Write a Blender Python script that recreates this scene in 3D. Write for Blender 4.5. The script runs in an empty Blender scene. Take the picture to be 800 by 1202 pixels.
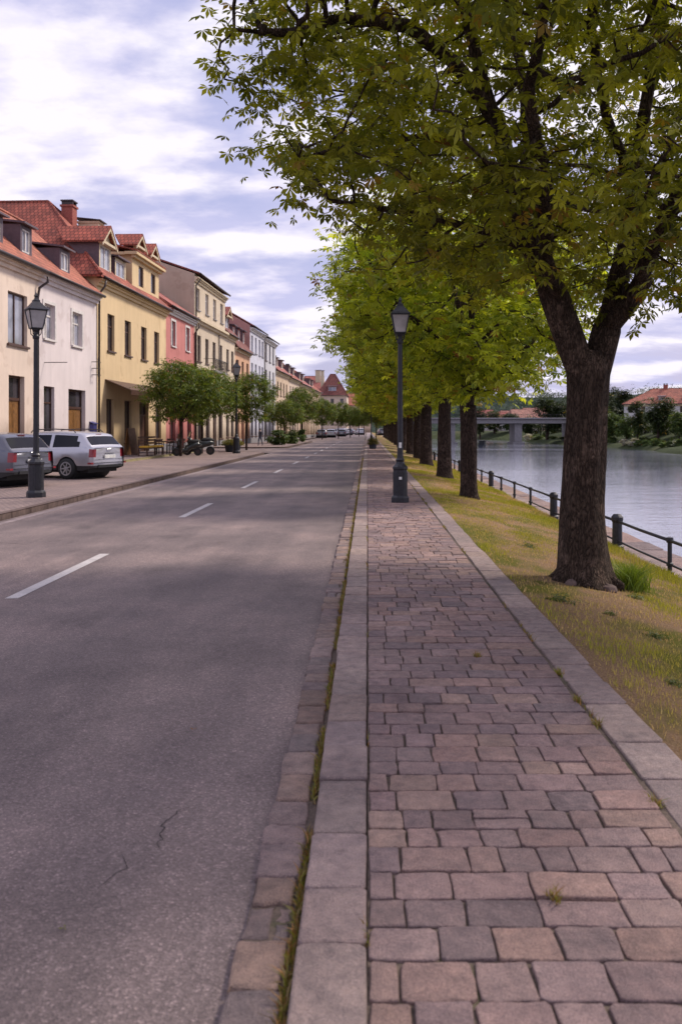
import bpy, math, random
import numpy as np
from mathutils import Vector, Matrix, kdtree, noise as mnoise
random.seed(11)
NP = np.random.default_rng(7)
scene = bpy.context.scene
COL = scene.collection
H = 1.6                      # eye height above the pavement

def at(px, py, Y):
    "point in the place at distance Y that the photograph shows at px,py"
    return Vector(((px-431)/1000*Y, Y, H+(503-py)/1000*Y))

# ------------------------------------------------------------------ materials
def new_mat(name):
    m = bpy.data.materials.new(name); m.use_nodes = True
    nt = m.node_tree; b = nt.nodes['Principled BSDF']
    return m, nt, b
def N(nt, t, **kw):
    n = nt.nodes.new(t)
    for k, v in kw.items():
        if k in n.inputs.keys(): n.inputs[k].default_value = v
        else: setattr(n, k, v)
    return n
def L(nt, a, b): nt.links.new(a, b)
def coords(nt, scale=(1,1,1), kind='Object'):
    tc = N(nt, 'ShaderNodeTexCoord'); mp = N(nt, 'ShaderNodeMapping')
    mp.inputs['Scale'].default_value = scale
    L(nt, tc.outputs[kind], mp.inputs['Vector']); return mp.outputs['Vector']
def geo_pos(nt, scale=(1,1,1)):
    g = N(nt, 'ShaderNodeNewGeometry'); mp = N(nt, 'ShaderNodeMapping')
    mp.inputs['Scale'].default_value = scale
    L(nt, g.outputs['Position'], mp.inputs['Vector']); return mp.outputs['Vector']
def noise(nt, vec, scale, detail=4, rough=.55):
    n = N(nt, 'ShaderNodeTexNoise'); n.inputs['Scale'].default_value = scale
    n.inputs['Detail'].default_value = detail; n.inputs['Roughness'].default_value = rough
    L(nt, vec, n.inputs['Vector']); return n.outputs['Fac']
def ramp(nt, fac, stops):
    r = N(nt, 'ShaderNodeValToRGB'); e = r.color_ramp.elements
    while len(e) < len(stops): e.new(.5)
    for i, (p, c) in enumerate(stops):
        e[i].position = p; e[i].color = (c[0], c[1], c[2], 1) if hasattr(c, '__len__') else (c, c, c, 1)
    L(nt, fac, r.inputs['Fac']); return r.outputs['Color']
def mixc(nt, fac, a, b, mode='MIX'):
    n = N(nt, 'ShaderNodeMix'); n.data_type = 'RGBA'; n.blend_type = mode
    if isinstance(fac, float): n.inputs[0].default_value = fac
    else: L(nt, fac, n.inputs[0])
    for i, s in ((6, a), (7, b)):
        if isinstance(s, tuple): n.inputs[i].default_value = (*s, 1)
        else: L(nt, s, n.inputs[i])
    return n.outputs[2]
def bump(nt, b, h, strength=.3, dist=.02):
    n = N(nt, 'ShaderNodeBump'); n.inputs['Strength'].default_value = strength
    n.inputs['Distance'].default_value = dist
    L(nt, h, n.inputs['Height']); L(nt, n.outputs['Normal'], b.inputs['Normal'])
def mathn(nt, op, a, b=None, clamp=False):
    n = N(nt, 'ShaderNodeMath'); n.operation = op; n.use_clamp = clamp
    for i, s in enumerate((a, b)):
        if s is None: continue
        if isinstance(s, (int, float)): n.inputs[i].default_value = s
        else: L(nt, s, n.inputs[i])
    return n.outputs[0]
def attr(nt, name='Col'):
    a = N(nt, 'ShaderNodeAttribute'); a.attribute_name = name; return a.outputs['Color']

M = {}
def plain(key, col, rough=.6, metal=0., var=.15, scale=6., spec=.5, bmp=.0):
    m, nt, b = new_mat(key)
    v = geo_pos(nt); f = noise(nt, v, scale, 5)
    lo = tuple(c*(1-var) for c in col); hi = tuple(min(1, c*(1+var)) for c in col)
    L(nt, ramp(nt, f, [(.3, lo), (.7, hi)]), b.inputs['Base Color'])
    b.inputs['Roughness'].default_value = rough; b.inputs['Metallic'].default_value = metal
    b.inputs['Specular IOR Level'].default_value = spec
    if bmp: bump(nt, b, noise(nt, v, scale*8, 4), bmp, .01)
    M[key] = m; return m

def stucco(key, col, dirt=.14):
    m, nt, b = new_mat(key)
    v = geo_pos(nt)
    big = noise(nt, v, .35, 6, .6)
    streak = noise(nt, geo_pos(nt, (1.5, 1.5, .18)), 1.6, 5, .6)
    c1 = ramp(nt, big, [(.3, tuple(c*.86 for c in col)), (.7, tuple(min(1, c*1.06) for c in col))])
    s = ramp(nt, streak, [(.35, 1-dirt*.55), (.6, 1.0)])
    c2 = mixc(nt, 1.0, c1, s, 'MULTIPLY')
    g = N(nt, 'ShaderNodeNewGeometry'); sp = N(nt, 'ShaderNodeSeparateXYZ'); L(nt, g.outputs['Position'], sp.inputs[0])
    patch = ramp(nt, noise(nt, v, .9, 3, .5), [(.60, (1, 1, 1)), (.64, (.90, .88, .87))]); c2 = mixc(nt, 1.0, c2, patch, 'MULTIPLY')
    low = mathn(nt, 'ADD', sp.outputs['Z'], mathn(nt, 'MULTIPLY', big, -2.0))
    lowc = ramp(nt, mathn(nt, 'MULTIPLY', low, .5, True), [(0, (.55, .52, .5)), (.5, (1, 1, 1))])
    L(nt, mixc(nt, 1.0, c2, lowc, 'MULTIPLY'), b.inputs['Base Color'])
    b.inputs['Roughness'].default_value = .9; b.inputs['Specular IOR Level'].default_value = .2
    bump(nt, b, noise(nt, v, 18, 5), .25, .01)
    M[key] = m

def rooftile(key, col):
    m, nt, b = new_mat(key)
    tc = N(nt, 'ShaderNodeTexCoord'); sp = N(nt, 'ShaderNodeSeparateXYZ'); L(nt, tc.outputs['Object'], sp.inputs[0])
    cb = N(nt, 'ShaderNodeCombineXYZ')
    sn = N(nt, 'ShaderNodeSeparateXYZ'); L(nt, tc.outputs['Normal'], sn.inputs[0]); side = mathn(nt, 'GREATER_THAN', mathn(nt, 'ABSOLUTE', sn.outputs['X']), mathn(nt, 'ABSOLUTE', sn.outputs['Y']))
    hx = N(nt, 'ShaderNodeMix'); L(nt, side, hx.inputs[0]); L(nt, sp.outputs['X'], hx.inputs[2]); L(nt, sp.outputs['Y'], hx.inputs[3])
    L(nt, hx.outputs[0], cb.inputs['X']); L(nt, mathn(nt, 'MULTIPLY', sp.outputs['Z'], 1.55), cb.inputs['Y'])
    br = N(nt, 'ShaderNodeTexBrick'); L(nt, cb.outputs[0], br.inputs['Vector'])
    br.inputs['Scale'].default_value = 1; br.inputs['Brick Width'].default_value = .24; br.inputs['Row Height'].default_value = .36
    br.inputs['Mortar Size'].default_value = .03; br.inputs['Mortar Smooth'].default_value = .6; br.inputs['Bias'].default_value = 0
    br.inputs['Color1'].default_value = (*[c*1.25 for c in col], 1); br.inputs['Color2'].default_value = (*[c*.72 for c in col], 1)
    br.inputs['Mortar'].default_value = (*[c*.2 for c in col], 1)
    big = noise(nt, geo_pos(nt), .6, 6, .65)
    c = mixc(nt, 1.0, br.outputs['Color'], ramp(nt, big, [(.3, (.6, .6, .62)), (.65, (1.12, 1.05, 1.0))]), 'MULTIPLY')
    L(nt, c, b.inputs['Base Color']); b.inputs['Roughness'].default_value = .8
    w = mathn(nt, 'FRACT', mathn(nt, 'MULTIPLY', sp.outputs['Z'], 1.55/.36))
    bump(nt, b, w, .8, .05)
    M[key] = m

def foliage(key, tint=(1, 1, 1), transl=.35):
    m, nt, b = new_mat(key)
    c = mixc(nt, 1.0, attr(nt), tint, 'MULTIPLY')
    L(nt, c, b.inputs['Base Color']); b.inputs['Roughness'].default_value = .5; b.inputs['Specular IOR Level'].default_value = .3
    tr = N(nt, 'ShaderNodeBsdfTranslucent')
    L(nt, mixc(nt, 1.0, c, (1.7, 1.6, .6), 'MULTIPLY'), tr.inputs['Color'])
    mx = N(nt, 'ShaderNodeMixShader'); mx.inputs[0].default_value = transl
    L(nt, b.outputs[0], mx.inputs[1]); L(nt, tr.outputs[0], mx.inputs[2])
    L(nt, mx.outputs[0], nt.nodes['Material Output'].inputs['Surface'])
    M[key] = m

def bark(key, col, scale=1.):
    m, nt, b = new_mat(key)
    v = geo_pos(nt, (scale, scale, scale*.2))
    vo = N(nt, 'ShaderNodeTexVoronoi'); vo.feature = 'DISTANCE_TO_EDGE'; vo.inputs['Scale'].default_value = 17
    nz = N(nt, 'ShaderNodeTexNoise'); nz.inputs['Scale'].default_value = 8; nz.inputs['Detail'].default_value = 4; L(nt, v, nz.inputs['Vector'])
    va = mixc(nt, .35, v, nz.outputs['Color'], 'ADD'); L(nt, va, vo.inputs['Vector'])
    fine = noise(nt, geo_pos(nt, (scale, scale, scale*.5)), 30, 6, .7)
    big = noise(nt, geo_pos(nt), 3.2, 5, .6)
    crack = ramp(nt, vo.outputs['Distance'], [(0, .3), (.17, 1.05)])
    c = ramp(nt, fine, [(.3, tuple(x*.55 for x in col)), (.75, tuple(x*1.5 for x in col))])
    c = mixc(nt, 1.0, c, crack, 'MULTIPLY')
    c = mixc(nt, ramp(nt, big, [(.52, 0.), (.60, .75)]), c, mixc(nt, 1.0, ramp(nt, fine, [(.3, tuple(x*.9 for x in col)), (.7, tuple(x*3.0 for x in col))]), crack, 'MULTIPLY'))
    L(nt, c, b.inputs['Base Color']); b.inputs['Roughness'].default_value = .92; b.inputs['Specular IOR Level'].default_value = .15
    h = mathn(nt, 'ADD', mathn(nt, 'MULTIPLY', vo.outputs['Distance'], 2.0, True), mathn(nt, 'MULTIPLY', fine, .5))
    bump(nt, b, h, 1., .04)
    M[key] = m

def stone(key, speck=.35):
    "split natural stone coloured per stone by the Col attribute"
    m, nt, b = new_mat(key)
    v = geo_pos(nt); c = attr(nt)
    blotch = ramp(nt, noise(nt, v, 13, 8, .72), [(.28, (.60, .60, .63)), (.5, (1, .98, .97)), (.74, (1.4, 1.33, 1.26))])
    grain = ramp(nt, noise(nt, v, 170, 4, .8), [(.33, 1-speck), (.67, 1+speck)])
    c = mixc(nt, 1.0, mixc(nt, 1.0, c, blotch, 'MULTIPLY'), grain, 'MULTIPLY')
    stain = ramp(nt, noise(nt, v, 1.1, 5, .6), [(.35, (.72, .70, .72)), (.6, (1.05, 1.03, 1.02))])
    c = mixc(nt, 1.0, c, stain, 'MULTIPLY')
    L(nt, c, b.inputs['Base Color'])
    L(nt, ramp(nt, noise(nt, v, 14, 4), [(.3, .55), (.7, .85)]), b.inputs['Roughness'])
    b.inputs['Specular IOR Level'].default_value = .35
    h = mathn(nt, 'ADD', noise(nt, v, 15, 9, .68), mathn(nt, 'MULTIPLY', noise(nt, v, 120, 4, .7), .4))
    bump(nt, b, h, 1., .022)
    M[key] = m

for k, c in dict(cream=(.71, .585, .49), lilac_white=(.72, .64, .63), yellow=(.69, .52, .31), pink=(.56, .22, .20), tall_beige=(.50, .41, .32),
                 pale_cream=(.62, .52, .40), peach=(.62, .38, .25), white_blue=(.60, .60, .68), white_grey=(.58, .57, .60), beige=(.60, .46, .34),
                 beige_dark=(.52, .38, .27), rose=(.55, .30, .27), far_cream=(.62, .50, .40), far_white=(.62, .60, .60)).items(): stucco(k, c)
for k, c in dict(tile_red=(.37, .10, .065), tile_orange=(.43, .145, .09), tile_dark=(.25, .085, .07), tile_rose=(.40, .13, .11), tile_haze=(.42, .20, .16), tile_far=(.42, .15, .10)).items(): rooftile(k, c)
plain('slate_purple', (.10, .07, .085), .6)
plain('dark_metal', (.028, .026, .03), .38, .3, .3, 12, .5, .1)
plain('lamp_iron', (.022, .022, .028), .42, .2, .35, 20, .5, .25)
plain('gutter_metal', (.05, .035, .035), .45, .4)
plain('trim_white', (.62, .58, .55), .6); plain('trim_cream', (.58, .48, .33), .7)
plain('wood_dark', (.07, .032, .022), .45, 0, .35, 9); plain('wood_gold', (.20, .095, .03), .4, 0, .35, 7)
plain('wood_red', (.22, .04, .03), .5); plain('brick_chimney', (.30, .10, .08), .85, 0, .35, 14, .2, .3)
plain('rubber', (.015, .015, .016), .75); plain('alloy', (.48, .48, .5), .3, .9, .1); plain('black_plastic', (.018, .018, .02), .5)
plain('curtain', (.5, .47, .45), .8); plain('fabric_yellow', (.55, .33, .04), .8); plain('blue_paint', (.06, .06, .22), .5)
plain('terracotta', (.22, .09, .06), .8); plain('concrete', (.22, .21, .22), .85, 0, .2, 2, .3, .2)
plain('plate_white', (.7, .7, .68), .4); plain('skin', (.45, .26, .19), .6); plain('cloth_dark', (.03, .035, .05), .85); plain('hair', (.03, .02, .015), .7)
def carpaint(key, col, metal=.6):
    m, nt, b = new_mat(key)
    f = noise(nt, geo_pos(nt), 1.5, 3)
    L(nt, ramp(nt, f, [(.3, tuple(c*.9 for c in col)), (.7, col)]), b.inputs['Base Color'])
    b.inputs['Metallic'].default_value = metal; b.inputs['Roughness'].default_value = .32
    b.inputs['Coat Weight'].default_value = .6; b.inputs['Coat Roughness'].default_value = .08
    M[key] = m
carpaint('paint_silver', (.50, .49, .53), .6); carpaint('paint_grey', (.13, .13, .16), .5); carpaint('paint_dark', (.03, .035, .05)); carpaint('paint_white', (.65, .65, .66), .1)
carpaint('lens_red', (.26, .015, .025), .0)
carpaint('black_gloss', (.012, .016, .016), .1)
def glass(key, col, rough=.06):
    m, nt, b = new_mat(key)
    f = noise(nt, geo_pos(nt), .9, 4, .6)
    L(nt, ramp(nt, f, [(.35, tuple(c*.45 for c in col)), (.65, col)]), b.inputs['Base Color'])
    b.inputs['Roughness'].default_value = rough; b.inputs['Specular IOR Level'].default_value = .8
    bump(nt, b, noise(nt, geo_pos(nt), 2.2, 2), .04, .05)
    M[key] = m
glass('pane_dark', (.055, .05, .06)); glass('pane_pale', (.34, .35, .42)); glass('pane_car', (.012, .012, .014), .03); M['pane_car'].node_tree.nodes['Principled BSDF'].inputs['Specular IOR Level'].default_value = .25
glass('lamp_glass', (.55, .52, .52), .25)
foliage('leaf_near', (1, 1, 1), .42); foliage('leaf_row', (1, 1, 1), .45); foliage('leaf_small', (1, 1, 1), .3); foliage('grass_blade', (1, 1, 1), .25)
bark('bark_near', (.088, .060, .045), 1.25); bark('bark_row', (.070, .048, .040), 1.)
stone('paving_stone', .4); stone('kerb_stone', .36)

# ------------------------------------------------------------------ mesh builders
class MB:
    def __init__(s): s.v = []; s.f = []; s.m = []; s.c = []; s.T = None
    def add(s, vs, fs, mat=0, col=(1, 1, 1)):
        o = len(s.v)
        if s.T is not None: vs = [s.T @ Vector(p) for p in vs]
        s.v += [tuple(p) for p in vs]
        for f in fs: s.f.append([o+i for i in f]); s.m.append(mat); s.c.append(col)
        return s
    def quad(s, a, b, c, d, mat=0, col=(1, 1, 1)): return s.add([a, b, c, d], [(0, 1, 2, 3)], mat, col)
    def box(s, x0, x1, y0, y1, z0, z1, mat=0, col=(1, 1, 1)):
        return s.add([(x0, y0, z0), (x1, y0, z0), (x1, y1, z0), (x0, y1, z0), (x0, y0, z1), (x1, y0, z1), (x1, y1, z1), (x0, y1, z1)],
                     [(0, 3, 2, 1), (4, 5, 6, 7), (0, 1, 5, 4), (1, 2, 6, 5), (2, 3, 7, 6), (3, 0, 4, 7)], mat, col)
    def slab(s, pts, t, mat=0):
        "thin solid from a polygon, thickened by vector t"
        t = Vector(t); n = len(pts); vs = [Vector(p) for p in pts]; vs += [p+t for p in vs]
        fs = [tuple(range(n)), tuple(reversed(range(n, 2*n)))]+[(i, (i+1) % n, n+(i+1) % n, n+i) for i in range(n)]
        return s.add(vs, fs, mat)
    def lathe(s, prof, n=16, c=(0, 0, 0), mat=0, axis='Z', ph=0., cap=True, col=(1, 1, 1)):
        vs = []; fs = []
        for r, z in prof:
            for k in range(n):
                a = 2*math.pi*k/n+ph; p = (r*math.cos(a), r*math.sin(a), z)
                if axis == 'X': p = (p[2], p[0], p[1])
                if axis == 'Y': p = (p[0], p[2], p[1])
                vs.append((p[0]+c[0], p[1]+c[1], p[2]+c[2]))
        for i in range(len(prof)-1):
            for k in range(n): fs.append((i*n+k, i*n+(k+1) % n, (i+1)*n+(k+1) % n, (i+1)*n+k))
        if cap: fs.append(tuple(reversed(range(n)))); fs.append(tuple(range((len(prof)-1)*n, len(prof)*n)))
        return s.add(vs, fs, mat, col)
    def tube(s, pts, rad, n=8, mat=0, cap=True, wob=None):
        pts = [Vector(p) for p in pts]
        if not hasattr(rad, '__len__'): rad = [rad]*len(pts)
        vs = []; fs = []; ref = None
        for i, p in enumerate(pts):
            d = (pts[min(i+1, len(pts)-1)]-pts[max(i-1, 0)]).normalized()
            if ref is None:
                ref = Vector((1, 0, 0)) if abs(d.x) < .9 else Vector((0, 1, 0))
            u = (ref-d*ref.dot(d)).normalized(); w = d.cross(u); ref = u
            for k in range(n):
                a = 2*math.pi*k/n; r = rad[i]*(wob(i, a, p) if wob else 1)
                vs.append(p+u*math.cos(a)*r+w*math.sin(a)*r)
        for i in range(len(pts)-1):
            for k in range(n): fs.append((i*n+k, i*n+(k+1) % n, (i+1)*n+(k+1) % n, (i+1)*n+k))
        if cap: fs.append(tuple(reversed(range(n)))); fs.append(tuple(range((len(pts)-1)*n, len(pts)*n)))
        return s.add(vs, fs, mat)
    def build(s, name, mats, parent=None, loc=(0, 0, 0), smooth=False, bevel=0., recalc=False):
        me = bpy.data.meshes.new(name); me.from_pydata(s.v, [], s.f)
        mats = mats if isinstance(mats, (list, tuple)) else [mats]
        for k in mats: me.materials.append(M[k])
        me.polygons.foreach_set('material_index', s.m)
        if any(c != (1, 1, 1) for c in s.c):
            a = me.color_attributes.new('Col', 'FLOAT_COLOR', 'CORNER'); buf = []
            for f, c in zip(s.f, s.c): buf += [c[0], c[1], c[2], 1]*len(f)
            a.data.foreach_set('color', buf)
        if smooth: me.polygons.foreach_set('use_smooth', [True]*len(me.polygons))
        me.update()
        o = bpy.data.objects.new(name, me); COL.objects.link(o); o.location = loc
        if parent: o.parent = parent
        if bevel:
            b = o.modifiers.new('soft_edge', 'BEVEL'); b.width = bevel; b.segments = 2; b.limit_method = 'ANGLE'; b.angle_limit = math.radians(40)
        return o

def np_mesh(name, V, F, C, mat, parent=None, smooth=False):
    "V (n,3), F (m,3 or 4), C (n,3) point colours"
    me = bpy.data.meshes.new(name); n = len(V); m, k = F.shape
    me.vertices.add(n); me.vertices.foreach_set('co', V.astype(np.float32).ravel())
    me.loops.add(m*k); me.loops.foreach_set('vertex_index', F.astype(np.int32).ravel())
    me.polygons.add(m); me.polygons.foreach_set('loop_start', np.arange(0, m*k, k, dtype=np.int32))
    me.update(calc_edges=True)
    a = me.color_attributes.new('Col', 'FLOAT_COLOR', 'POINT')
    cc = np.ones((n, 4), np.float32); cc[:, :3] = C; a.data.foreach_set('color', cc.ravel())
    me.materials.append(M[mat])
    if smooth: me.polygons.foreach_set('use_smooth', np.ones(m, bool))
    o = bpy.data.objects.new(name, me); COL.objects.link(o)
    if parent: o.parent = parent
    return o

def tag(o, label=None, cat=None, group=None, kind=None):
    if label: o['label'] = label
    if cat: o['category'] = cat
    if group: o['group'] = group
    if kind: o['kind'] = kind
    return o
def thing(name, label, cat, loc=(0, 0, 0), rz=0., group=None):
    o = bpy.data.objects.new(name, None); COL.objects.link(o); o.empty_display_size = .2
    o.location = loc; o.rotation_euler = (0, 0, rz); return tag(o, label, cat, group)
def dup(src, loc, rz=0., label=None, group=None, scale=None):
    def cp(o, par):
        c = o.copy(); COL.objects.link(c); c.parent = par
        if par is not None: c.matrix_parent_inverse = o.matrix_parent_inverse
        for ch in [x for x in src_children[o.name]]: cp(ch, c)
        return c
    src_children = {}
    def scan(o):
        src_children[o.name] = list(o.children)
        for ch in o.children: scan(ch)
    scan(src)
    r = cp(src, None); r.location = loc; r.rotation_euler = (0, 0, rz)
    if scale: r.scale = (scale,)*3 if not hasattr(scale, '__len__') else scale
    if label: r['label'] = label
    if group: r['group'] = group
    return r
def struct(o): o['kind'] = 'structure'; return o
# ------------------------------------------------------------------ ground, road, river
def ground_mat():
    m, nt, b = new_mat('ground_earth')
    v = geo_pos(nt)
    c = ramp(nt, noise(nt, v, .06, 6, .6), [(.3, (.03, .045, .018)), (.55, (.05, .062, .026)), (.75, (.10, .085, .05))])
    c = mixc(nt, 1.0, c, ramp(nt, noise(nt, v, 1.3, 5, .7), [(.3, .6), (.7, 1.25)]), 'MULTIPLY')
    L(nt, c, b.inputs['Base Color']); b.inputs['Roughness'].default_value = .95; b.inputs['Specular IOR Level'].default_value = .1
    M['ground_earth'] = m
ground_mat()
def sstep(a, b, x): t = max(0, min(1, (x-a)/(b-a))); return t*t*(3-2*t)
def shore_x(y): return 50.5+2.0*math.sin(y*.045)+.8*math.sin(y*.17) - 50*sstep(265, 370, y)
def ground_z(x, y):
    sx = shore_x(y)
    if x <= 1.5 and sx > 8: return -.16
    if sx > 8:
        if x <= 4.35: return -.16-.62*(x-1.5)/2.85
        if x <= 5.34: return -.9
        if x <= sx-4: return -3.6
        base = -3.6+2.0*sstep(sx-4, sx+1, x)+2.2*sstep(sx+1, sx+12, x)
    else: base = .1
    d = max(0, x-sx)
    return base
ys = [-40, -10, 0, 20, 40, 60, 80, 100]+list(range(110, 400, 6))+[420, 470, 560, 800, 1400, 3000]
xs = [-2500, -600, -200, -60, -20, -10, 0, 1.45, 4.35, 4.4, 5.33, 5.36, 8, 20, 32, 40]+[42+1.0*i for i in range(30)]+[76, 84, 100, 140, 220, 500, 1200, 3000]
b_ = MB(); g = [[len(b_.v)+0 for _ in xs] for _ in ys]
vs = []; fs = []
for y in ys:
    for x in xs:
        vs.append((x, y, ground_z(x, y)+(.25*mnoise.noise(Vector((x*.2, y*.2, 0))) if x > shore_x(y)-3 and x > 8 and y > 60 else 0)))
nx = len(xs)
for j in range(len(ys)-1):
    for i in range(nx-1): fs.append((j*nx+i, j*nx+i+1, (j+1)*nx+i+1, (j+1)*nx+i))
b_.add(vs, fs); struct(b_.build('ground', 'ground_earth', smooth=False))

def asphalt():
    m, nt, b = new_mat('asphalt')
    v = geo_pos(nt)
    vo = N(nt, 'ShaderNodeTexVoronoi'); vo.inputs['Scale'].default_value = 130; L(nt, v, vo.inputs['Vector'])
    sp = N(nt, 'ShaderNodeSeparateXYZ'); L(nt, vo.outputs['Color'], sp.inputs[0])
    grit = ramp(nt, sp.outputs['X'], [(0, .70), (.75, 1.0), (.94, 1.35), (1., 1.8)])
    fine = ramp(nt, noise(nt, v, 45, 5, .75), [(.3, .72), (.7, 1.25)])
    big = ramp(nt, noise(nt, v, .35, 6, .62), [(.3, (.58, .57, .60)), (.5, (.95, .94, .96)), (.7, (1.36, 1.3, 1.28))])
    lanes = ramp(nt, noise(nt, geo_pos(nt, (1.6, .06, 1)), 1.0, 4, .5), [(.35, (.80, .79, .81)), (.65, (1.16, 1.14, 1.12))])
    c = mixc(nt, 1.0, (.196, .152, .143), big, 'MULTIPLY')
    stain = ramp(nt, noise(nt, geo_pos(nt, (1, .5, 1)), 1.5, 7, .7), [(.32, (.68, .67, .69)), (.5, (1, 1, 1)), (.75, (1.14, 1.12, 1.1))])
    for q in (stain, lanes, fine, grit): c = mixc(nt, 1.0, c, q, 'MULTIPLY')
    L(nt, c, b.inputs['Base Color']); b.inputs['Roughness'].default_value = .72; b.inputs['Specular IOR Level'].default_value = .45
    h = mathn(nt, 'ADD', mathn(nt, 'MULTIPLY', vo.outputs['Distance'], 1.2), noise(nt, v, 60, 4))
    bump(nt, b, h, .5, .006); M['asphalt'] = m
    m, nt, b = new_mat('road_paint'); v = geo_pos(nt)
    w = ramp(nt, noise(nt, v, 38, 6, .75), [(.33, (.17, .15, .16)), (.44, (.52, .48, .47))])
    w = mixc(nt, 1.0, w, ramp(nt, noise(nt, v, 4, 4), [(.3, .8), (.7, 1.05)]), 'MULTIPLY')
    L(nt, w, b.inputs['Base Color']); b.inputs['Roughness'].default_value = .7; M['road_paint'] = m
    m, nt, b = new_mat('crack'); b.inputs['Base Color'].default_value = (.02, .016, .017, 1); b.inputs['Roughness'].default_value = 1; M['crack'] = m
asphalt()
RZ = -.08
b = MB()
for (x0, x1, y0, y1) in ((-6.66, -.37, -12, 420), (-15.5, -6.66, 58.6, 72.2), (-9.0, -6.66, 106, 420)):
    b.quad((x0, y0, RZ), (x1, y0, RZ), (x1, y1, RZ), (x0, y1, RZ))
def ribbon(b, pts, w, z, mat=1):
    for i in range(len(pts)-1):
        p, q = Vector(pts[i]), Vector(pts[i+1]); d = (q-p).normalized(); n = Vector((-d.y, d.x))
        w0 = w*(.4+.6*math.sin(math.pi*(i+.2)/len(pts))); w1 = w*(.4+.6*math.sin(math.pi*(i+1.2)/len(pts)))
        b.quad((*(p-n*w0), z), (*(p+n*w0), z), (*(q+n*w1), z), (*(q-n*w1), z), mat)
def crack(b, x, y, n, sx, sy, w):
    pts = [(x, y)]
    for i in range(n): x += random.gauss(sx, .018); y += abs(random.gauss(sy, .02)); pts.append((x, y))
    ribbon(b, pts, w, RZ+.004)
crack(b, -.83, 3.40, 9, 0.0, .04, .0022); crack(b, -.98, 3.1, 8, .012, .03, .0015)
crack(b, -4.9, 12.3, 10, -.07, .03, .006)
struct(b.build('road', ['asphalt', 'crack']))
for k in range(14):
    y0 = [8.4, 16.1, 24.0, 32.2][k] if k < 4 else 32.2+(k-3)*8
    if k and k == 99: continue
    b = MB(); x = -3.51; n = 8
    for i in range(n):
        a0 = y0+3.0*i/n; a1 = y0+3.0*(i+1)/n
        b.quad((x-.065, a0, RZ+.004), (x+.065, a0, RZ+.004), (x+.065, a1, RZ+.004), (x-.065, a1, RZ+.004))
    struct(b.build('road_marking', 'road_paint'))
b = MB()
for i in range(60): b.quad((-6.52, -10+i*1.14, RZ+.004), (-6.38, -10+i*1.14, RZ+.004), (-6.38, -10+(i+1)*1.14, RZ+.004), (-6.52, -10+(i+1)*1.14, RZ+.004))
M_ = plain('gutter_pale', (.24, .19, .19), .85, 0, .3, 8)
struct(b.build('gutter_strip', 'gutter_pale'))

# pavement made of single stones
PAL0 = [(.235, .175, .178), (.20, .158, .168), (.17, .138, .155), (.26, .19, .178), (.285, .215, .185), (.225, .178, .185), (.19, .145, .155), (.145, .122, .142), (.245, .19, .195), (.27, .19, .17)]
PAL = [tuple((.62*c+.38*m)*t for c, m, t in zip(q, (.222, .178, .176), (1.32, 1.21, 1.14))) for q in PAL0]
KPAL = [(.335, .265, .245), (.355, .28, .255), (.31, .245, .237), (.365, .282, .248), (.34, .266, .25)]
CPAL = [(.30, .225, .20), (.26, .20, .195), (.33, .235, .195), (.28, .212, .20), (.225, .18, .178)]
def jit(c, a=.1):
    k = 1+random.uniform(-a, a); return tuple(x*k*(1+random.uniform(-.012, .012)) for x in c)
def add_stone(b, x0, x1, y0, y1, z, col, gap=.004, wob=.0042, drop=.03, detail=True, ch=.006, skew=0.):
    x0 += gap*random.uniform(.4, 1.2); x1 -= gap*random.uniform(.4, 1.2); y0 += gap*random.uniform(.4, 1.3); y1 -= gap*random.uniform(.4, 1.3)
    w = x1-x0; d = y1-y0
    if w < .03 or d < .03: return
    r = min(w, d)*random.uniform(.03, .10)
    if detail:
        P = [(x0+r, y0), (x0+w*.35, y0), (x0+w*.68, y0), (x1-r, y0), (x1, y0+r), (x1, y0+d*.5), (x1, y1-r), (x1-r, y1), (x0+w*.66, y1), (x0+w*.33, y1), (x0+r, y1), (x0, y1-r), (x0, y0+d*.5), (x0, y0+r)]
    else: P = [(x0+r, y0), (x1-r, y0), (x1, y0+r), (x1, y1-r), (x1-r, y1), (x0+r, y1), (x0, y1-r), (x0, y0+r)]
    P = [(px+random.uniform(-wob, wob), py+random.uniform(-wob, wob)) for px, py in P]
    cx = (x0+x1)/2; cy = (y0+y1)/2; tx = random.uniform(-.02, .02); ty = random.uniform(-.02, .02); zt = z+random.uniform(-.004, .004)
    def ring(s, zz, tilt=True): 
        out = []
        for px, py in P:
            dx, dy = px-cx, py-cy; ln = math.hypot(dx, dy)
            k = max(.1, 1-s/ln)
            out.append((cx+dx*k, cy+dy*k, zz+((dx*tx+dy*ty) if tilt else 0)))
        return out
    n = len(P); vs = ring(0, z-drop, False)+ring(0, zt-ch*.8)+ring(ch*.35, zt-ch*.25)+ring(ch*1.0, zt)
    fs = [(r_*n+i, r_*n+(i+1) % n, (r_+1)*n+(i+1) % n, (r_+1)*n+i) for r_ in range(3) for i in range(n)]
    b.add(vs, fs, 0, col); b.add(vs[3*n:], [tuple(range(n))], 0, col)
XE = 1.245
b = MB(); y = -.6
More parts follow.
